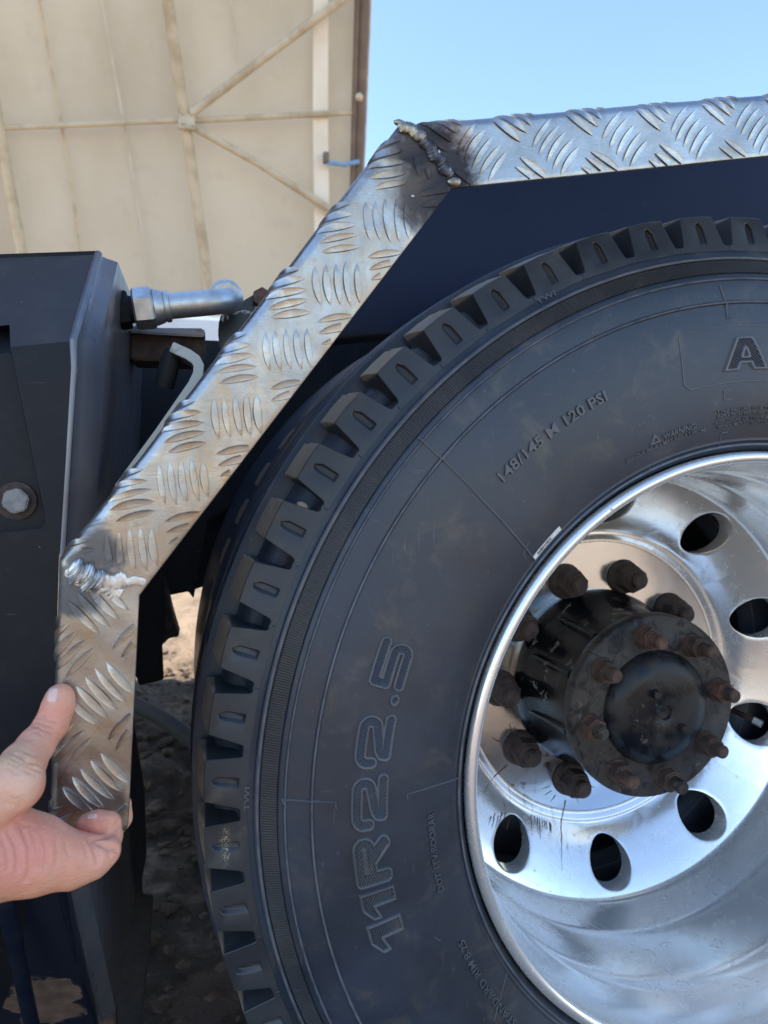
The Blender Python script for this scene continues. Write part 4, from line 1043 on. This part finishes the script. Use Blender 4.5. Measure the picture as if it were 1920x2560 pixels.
# welds
def weld_bead(a, b, r, nrip, mat, name='weld_bead', flat=.6, off=.0015):
    n = nrip*7; P = []; Rr = []
    V = []; ns = 14; e = b-a; e = e/np.linalg.norm(e); s = np.cross(GN, e)
    for i in range(n+1):
        f = i/n; ph = (f*nrip) % 1
        rr = r*(.86+.2*math.sqrt(max(0, 1-ph)))*(1+.09*math.sin(i*1.9))
        env = math.sqrt(max(0., 1-max(0., (f-.80)/.20)**2))*math.sqrt(max(0, 1-max(0., (.2-f)/.2)**2)); env = max(env, .08); wig = s*r*.22*math.sin(f*nrip*1.3+nrip)
        c = a+(b-a)*f+wig
        for k in range(ns):
            rr_k = rr*(1+.06*math.sin(i*1.1+k*1.7)*math.sin(i*.7+k*2.9)); t = 2*math.pi*k/ns; lag = (1-math.cos(t-math.pi/2))*0
            off_ = e*(r*.55*(math.sin(t))) if math.sin(t) > 0 else 0*e
            V.append(W(c+off_*.6*env+s*rr_k*env*math.cos(t)*(1+.05*math.sin(i*3.1+k))+GN*(rr_k*env*flat*math.sin(t)+off)))
    Fc = [(i*ns+k, i*ns+(k+1) % ns, (i+1)*ns+(k+1) % ns, (i+1)*ns+k) for i in range(n) for k in range(ns)]
    Fc += [tuple(range(ns))[::-1], tuple(n*ns+k for k in range(ns))]
    keep(mesh_obj(name, V, Fc, mat, None, True, 60), guard)
weld_bead(gat(174, 1416), gat(254, 1462), .0078, 13, WELDM, flat=.42, off=.0008)
def blob(p, s, seed, mat, name='weld_spatter'):
    q = np.random.default_rng(seed); bm = bmesh.new(); bmesh.ops.create_icosphere(bm, subdivisions=2, radius=1)
    D = q.normal(size=(6, 3))
    ex = np.array([1., 0, 0]); ez = np.cross(ex, GN)
    for v in bm.verts:
        n = np.array(v.co); k = 1+.14*sum(math.sin(3*(n @ d)) for d in D)/2
        v.co = Vector(W(p+(ex*n[0]*s[0]+ez*n[2]*s[1]+GN*n[1]*s[2])*k))
    keep(bm_obj(name, bm, mat, None, True, 180), guard)
for (x0, y0, x1, y1, rr, nr) in ((248, 1456, 318, 1457, .0055, 7), (292, 1458, 366, 1452, .0030, 8), (258, 1466, 302, 1490, .0045, 6), (166, 1424, 206, 1462, .0028, 9), (196, 1456, 256, 1482, .0030, 12)):
    weld_bead(gat(x0, y0), gat(x1, y1), rr, nr, WELDM, 'weld_smear', .13, .0002)
weld_bead(gat(994, 307), gat(1062, 346), .0040, 9, WELDG, flat=.5, off=.0005)
weld_bead(gat(1052, 340), gat(1128, 444), .0044, 15, m_weld('weld_sooty', (.16, .15, .15), (.06, .06, .065), .5), flat=.45, off=.0004)
for i, (x, y, s) in enumerate(((1097, 380, .0013), (1103, 391, .0009), (1110, 402, .0012), (1124, 430, .0026))):
    blob(gat(x, y), (s*.9, s*1.2, s*.8), 40+i, WELDM)
blob(gat(1134, 455), (.0055, .0036, .002), 61, WELDG)
blob(gat(1032, 491), (.0012, .0012, .001), 63, WELDM)
blob(gat(998, 307), (.004, .0022, .002), 62, WELDG)
# flat mounting bar on the guard's back
def mount():
    Y = .045; c = [(428, 866), (470, 885), (489, 898), (497, 913), (495, 935), (482, 962), (400, 1080), (296, 1222)]
    V = []; Fc = []; hw = 13
    P = np.array(c, float); Tn = np.gradient(P, axis=0); Tn /= np.linalg.norm(Tn, axis=1)[:, None]; N = np.stack([-Tn[:, 1], Tn[:, 0]], 1)
    bm = bmesh.new(); ring = []
    for p, n in zip(P, N):
        a, b = at(*(p+n*hw), Y), at(*(p-n*hw), Y)
        ring.append([bm.verts.new(W(q)) for q in (a, b, b+np.array([0, .03, 0]), a+np.array([0, .03, 0]))])
    for r0, r1 in zip(ring[:-1], ring[1:]):
        for k in range(4): bm.faces.new((r0[k], r0[(k+1) % 4], r1[(k+1) % 4], r1[k]))
    bm.faces.new(ring[0]); bm.faces.new(ring[-1][::-1])
    bmesh.ops.recalc_face_normals(bm, faces=bm.faces)
    e = [x for x in bm.edges if x.calc_face_angle(0) > R_(60)]; bmesh.ops.bevel(bm, geom=e, offset=.0006, segments=2, affect='EDGES')
    keep(bm_obj('mounting_bar', bm, GALV, None, True, 40), guard)
mount()
keep(tube('rubber_bush', [wpx(436, 872, .062), wpx(426, 905, .064), wpx(410, 965, .07)], [.0075, .0085, .0085], BLACK, None, 20), guard)

# ------------------------------------------------------------------ hand (signed distance field -> surface)
def hp(px, py, Y, rpx):
    p = at(px, py, Y); return p, rpx/scale_at(p)
CH = {
 'thumb': ([hp(150, 1744, -.0710, 34.5), hp(145, 1768, -.0725, 37), hp(129, 1810, -.0780, 38), hp(88, 1866, -.0920, 43), hp(56, 1912, -.1060, 53), hp(34, 1958, -.1210, 70), hp(-50, 2010, -.1280, 84)], .004),
 'index': ([hp(-30, 2130, -.1100, 112), hp(95, 2142, -.1100, 82), hp(178, 2150, -.1060, 64), hp(232, 2143, -.1030, 46.5), hp(266, 2126, -.1000, 35)], .006),
 'imid': ([hp(270, 2122, -.0985, 31), hp(281, 2092, -.0900, 23), hp(276, 2064, -.0850, 25)], .003),
 'idist': ([hp(270, 2058, -.0850, 29), hp(243, 2060, -.0840, 31.5), hp(220, 2063, -.0830, 29)], .003),
 'palm': ([hp(60, 2130, -0.1090, 86), hp(-60, 2122, -0.1190, 118), hp(-160, 2120, -0.1340, 118), hp(-330, 2190, -0.1590, 116), hp(-520, 2280, -0.1840, 124)], .01),
 'middle': ([hp(20, 2150, -0.0910, 60), hp(140, 2150, -0.0710, 40), hp(250, 2110, -0.0490, 31), hp(300, 2045, -0.0440, 27), hp(303, 2012, -0.0430, 25)], .004),
 'ring': ([hp(0, 2170, -0.0980, 60), hp(110, 2165, -0.0800, 38), hp(190, 2130, -0.0500, 31), hp(215, 2070, -0.0380, 27), hp(215, 2030, -0.0360, 25)], .004),
}
def smin(a, b, k):
    h = np.clip(.5+.5*(b-a)/k, 0, 1); return b*(1-h)+a*h-k*h*(1-h)
def sd_chain(P, pts, k):
    d = None
    for (a, ra), (b, rb) in zip(pts[:-1], pts[1:]):
        e = b-a; t = np.clip((P-a) @ e/(e @ e), 0, 1); q = np.linalg.norm(P-a-t[:, None]*e, axis=1)-(ra+(rb-ra)*t)
        d = q if d is None else smin(d, q, k)
    return d
def capsule(P, a, b, r):
    e = b-a; t = np.clip((P-a) @ e/(e @ e), 0, 1); return np.linalg.norm(P-a-t[:, None]*e, axis=1)-r
CREASE = []
def front(px, py, Y): return at(px, py, Y)
def sdf(P, creases=True):
    th = sd_chain(P, *CH['thumb']); pa = sd_chain(P, *CH['palm']); ix = sd_chain(P, *CH['index'])
    base = smin(pa, ix, .012); base = smin(base, th, .0028)
    md = sd_chain(P, *CH['middle']); base = smin(base, md, .004); rg = sd_chain(P, *CH['ring']); base = smin(base, rg, .004)
    tip = smin(sd_chain(P, *CH['imid']), sd_chain(P, *CH['idist']), .0035)
    d = smin(base, tip, .0006)
    if creases:
        for a, b, r in CREASE: d = -smin(-d, capsule(P, a, b, r), .0012)
    return d
def surf_pt(px, py, t0=.3, t1=.75):
    d = ray(px, py); t = t0
    for _ in range(90):
        p = CAM+d*t; s = float(sdf(p[None], False)[0])
        if s < 1e-4: return p, True
        t += max(s*.7, 1e-4)/np.linalg.norm(d)
        if t > t1: break
    return CAM+d*t, False
def crease(pts, r=.0008, depth=.0004):
    Q = []
    for x, y in pts:
        p, ok = surf_pt(x, y)
        if ok: Q.append(p-ray(x, y)/np.linalg.norm(ray(x, y))*r*.25)
    for a, b in zip(Q[:-1], Q[1:]): CREASE.append((a, b, r*1.35))
for pts, r in (([(90, 1803), (112, 1810), (136, 1817)], .0009), ([(88, 1814), (110, 1823), (130, 1828)], .0009), ([(95, 1793), (116, 1798), (140, 1802)], .0008), ([(102, 1784), (122, 1788)], .0006), ([(86, 1826), (104, 1836)], .0006),
               ([(36, 1882), (70, 1903), (108, 1914)], .0011), ([(30, 1892), (62, 1912), (102, 1926)], .0010), ([(24, 1903), (55, 1922), (92, 1936)], .0009), ([(18, 1916), (48, 1934)], .0007), ([(60, 1876), (84, 1886)], .0007),
               ([(10, 1986), (34, 1998), (58, 2008)], .0007), ([(0, 2000), (30, 2014), (50, 2020)], .0009),
               ([(226, 2098), (252, 2108), (272, 2118), (294, 2122)], .0015), ([(226, 2102), (236, 2120), (243, 2138), (246, 2156)], .0013), ([(298, 2056), (282, 2080), (262, 2090), (232, 2095)], .0015), ([(268, 2122), (276, 2140)], .0006), ([(210, 2108), (218, 2130), (220, 2150)], .0007),
               ([(56, 2070), (76, 2120), (76, 2170), (66, 2200)], .0011), ([(80, 2080), (96, 2125), (92, 2170)], .0010), ([(108, 2090), (118, 2130), (112, 2172)], .0009), ([(24, 2080), (46, 2125), (46, 2175)], .0011), ([(140, 2100), (146, 2130), (140, 2160)], .0007), ([(4, 2090), (20, 2130), (22, 2170)], .0008), ([(165, 2110), (172, 2140)], .0006), ([(40, 2050), (60, 2062), (90, 2068)], .0007)):
    crease(pts, r)
def surface_nets(lo, hi, h):
    n = np.ceil((hi-lo)/h).astype(int)+1
    gx, gy, gz = [lo[i]+h*np.arange(n[i]) for i in range(3)]
    D = np.empty(n, np.float32)
    for i in range(n[0]):
        Yg, Zg = np.meshgrid(gy, gz, indexing='ij'); P = np.stack([np.full(Yg.size, gx[i]), Yg.ravel(), Zg.ravel()], 1)
        D[i] = sdf(P).reshape(n[1], n[2])
    S = D < 0
    c = [S[i:n[0]-1+i, j:n[1]-1+j, k:n[2]-1+k] for i in (0, 1) for j in (0, 1) for k in (0, 1)]
    tot = sum(x.astype(np.int8) for x in c); act = (tot > 0) & (tot < 8)
    ids = np.full(act.shape, -1); A = np.argwhere(act); ids[act] = np.arange(len(A))
    acc = np.zeros((len(A), 3)); cnt = np.zeros(len(A))
    corners = [(i, j, k) for i in (0, 1) for j in (0, 1) for k in (0, 1)]
    for a in range(8):
        for b in range(a+1, 8):
            ca, cb = np.array(corners[a]), np.array(corners[b])
            if np.abs(ca-cb).sum() != 1: continue
            da = D[tuple((A+ca).T)]; db = D[tuple((A+cb).T)]; m = (da < 0) != (db < 0)
            t = np.where(m, da/(da-db+1e-20), 0)[:, None]
            acc += np.where(m[:, None], ca+(cb-ca)*t, 0); cnt += m
    V = lo+h*(A+acc/cnt[:, None])
    Fc = []
    for ax_ in range(3):
        u, v = [(1, 2), (2, 0), (0, 1)][ax_]
        s0 = [slice(1, n[i]-1) for i in range(3)]; s0[ax_] = slice(0, n[ax_]-1); s1 = list(s0); s1[ax_] = slice(1, n[ax_])
        a, b = S[tuple(s0)], S[tuple(s1)]
        E_ = np.argwhere(a != b); off = np.ones(3, int); off[ax_] = 0; C0 = E_+off
        sgn = a[tuple(E_.T)]
        eu = np.eye(3, dtype=int)[u]; ev = np.eye(3, dtype=int)[v]
        q = [ids[tuple((C0-d).T)] for d in (0*eu, eu, eu+ev, ev)]
        Q = np.stack(q, 1); Q = np.where(sgn[:, None], Q, Q[:, ::-1]); Fc.append(Q[(Q >= 0).all(1)])
    return V, np.concatenate(Fc)
lo = np.min([p-r for c_ in CH.values() for p, r in c_[0]], axis=0)-.004; hi = np.max([p+r for c_ in CH.values() for p, r in c_[0]], axis=0)+.004
V, Fc = surface_nets(lo, hi, .00115)
person = mesh_obj('person', [W(v) for v in V], Fc, SKIN, None, True, 180)
sm = person.modifiers.new('sm', 'SMOOTH'); sm.factor = .5; sm.iterations = 1
tag(person, 'bare left hand gripping the lower end of the checker plate guard', 'person')
def nail(cpx, cpy, ux, uy, L, Wd):
    """plate on the skin; centre, direction of growth (px), half length and half width (px)"""
    V = []; Fc = []; n, m = 9, 9; d = math.hypot(ux, uy); ux, uy = ux/d, uy/d; vx, vy = -uy, ux
    for i in range(n):
        for j in range(m):
            a = -1+2*i/(n-1); b = -1+2*j/(m-1)
            sq = 1-.16*max(a, 0)**2*abs(b)-.10*max(-a, 0)**2*b*b; bb = b*(1-.10*a*a)
            x, y = cpx+ux*a*L*(1-.14*b*b)+vx*bb*Wd, cpy+uy*a*L*(1-.14*b*b)+vy*bb*Wd
            p, ok = surf_pt(x, y)
            q = -ray(x, y); q /= np.linalg.norm(q)
            V.append(p+q*(.0004+.0004*(a > .8)-.0012*(a < -.9)-.0011*(abs(b) > .95)))
    for i in range(n-1):
        for j in range(m-1): Fc.append((i*m+j, i*m+j+1, (i+1)*m+j+1, (i+1)*m+j))
    o = mesh_obj('fingernail', [W(v) for v in V], Fc, NAIL, person, True, 180)
    md = o.modifiers.new('t', 'SOLIDIFY'); md.thickness = .0005
    return o
nail(131, 1738, .16, -1, 21, 15)
nail(231, 2040.5, -1, .16, 13, 7)
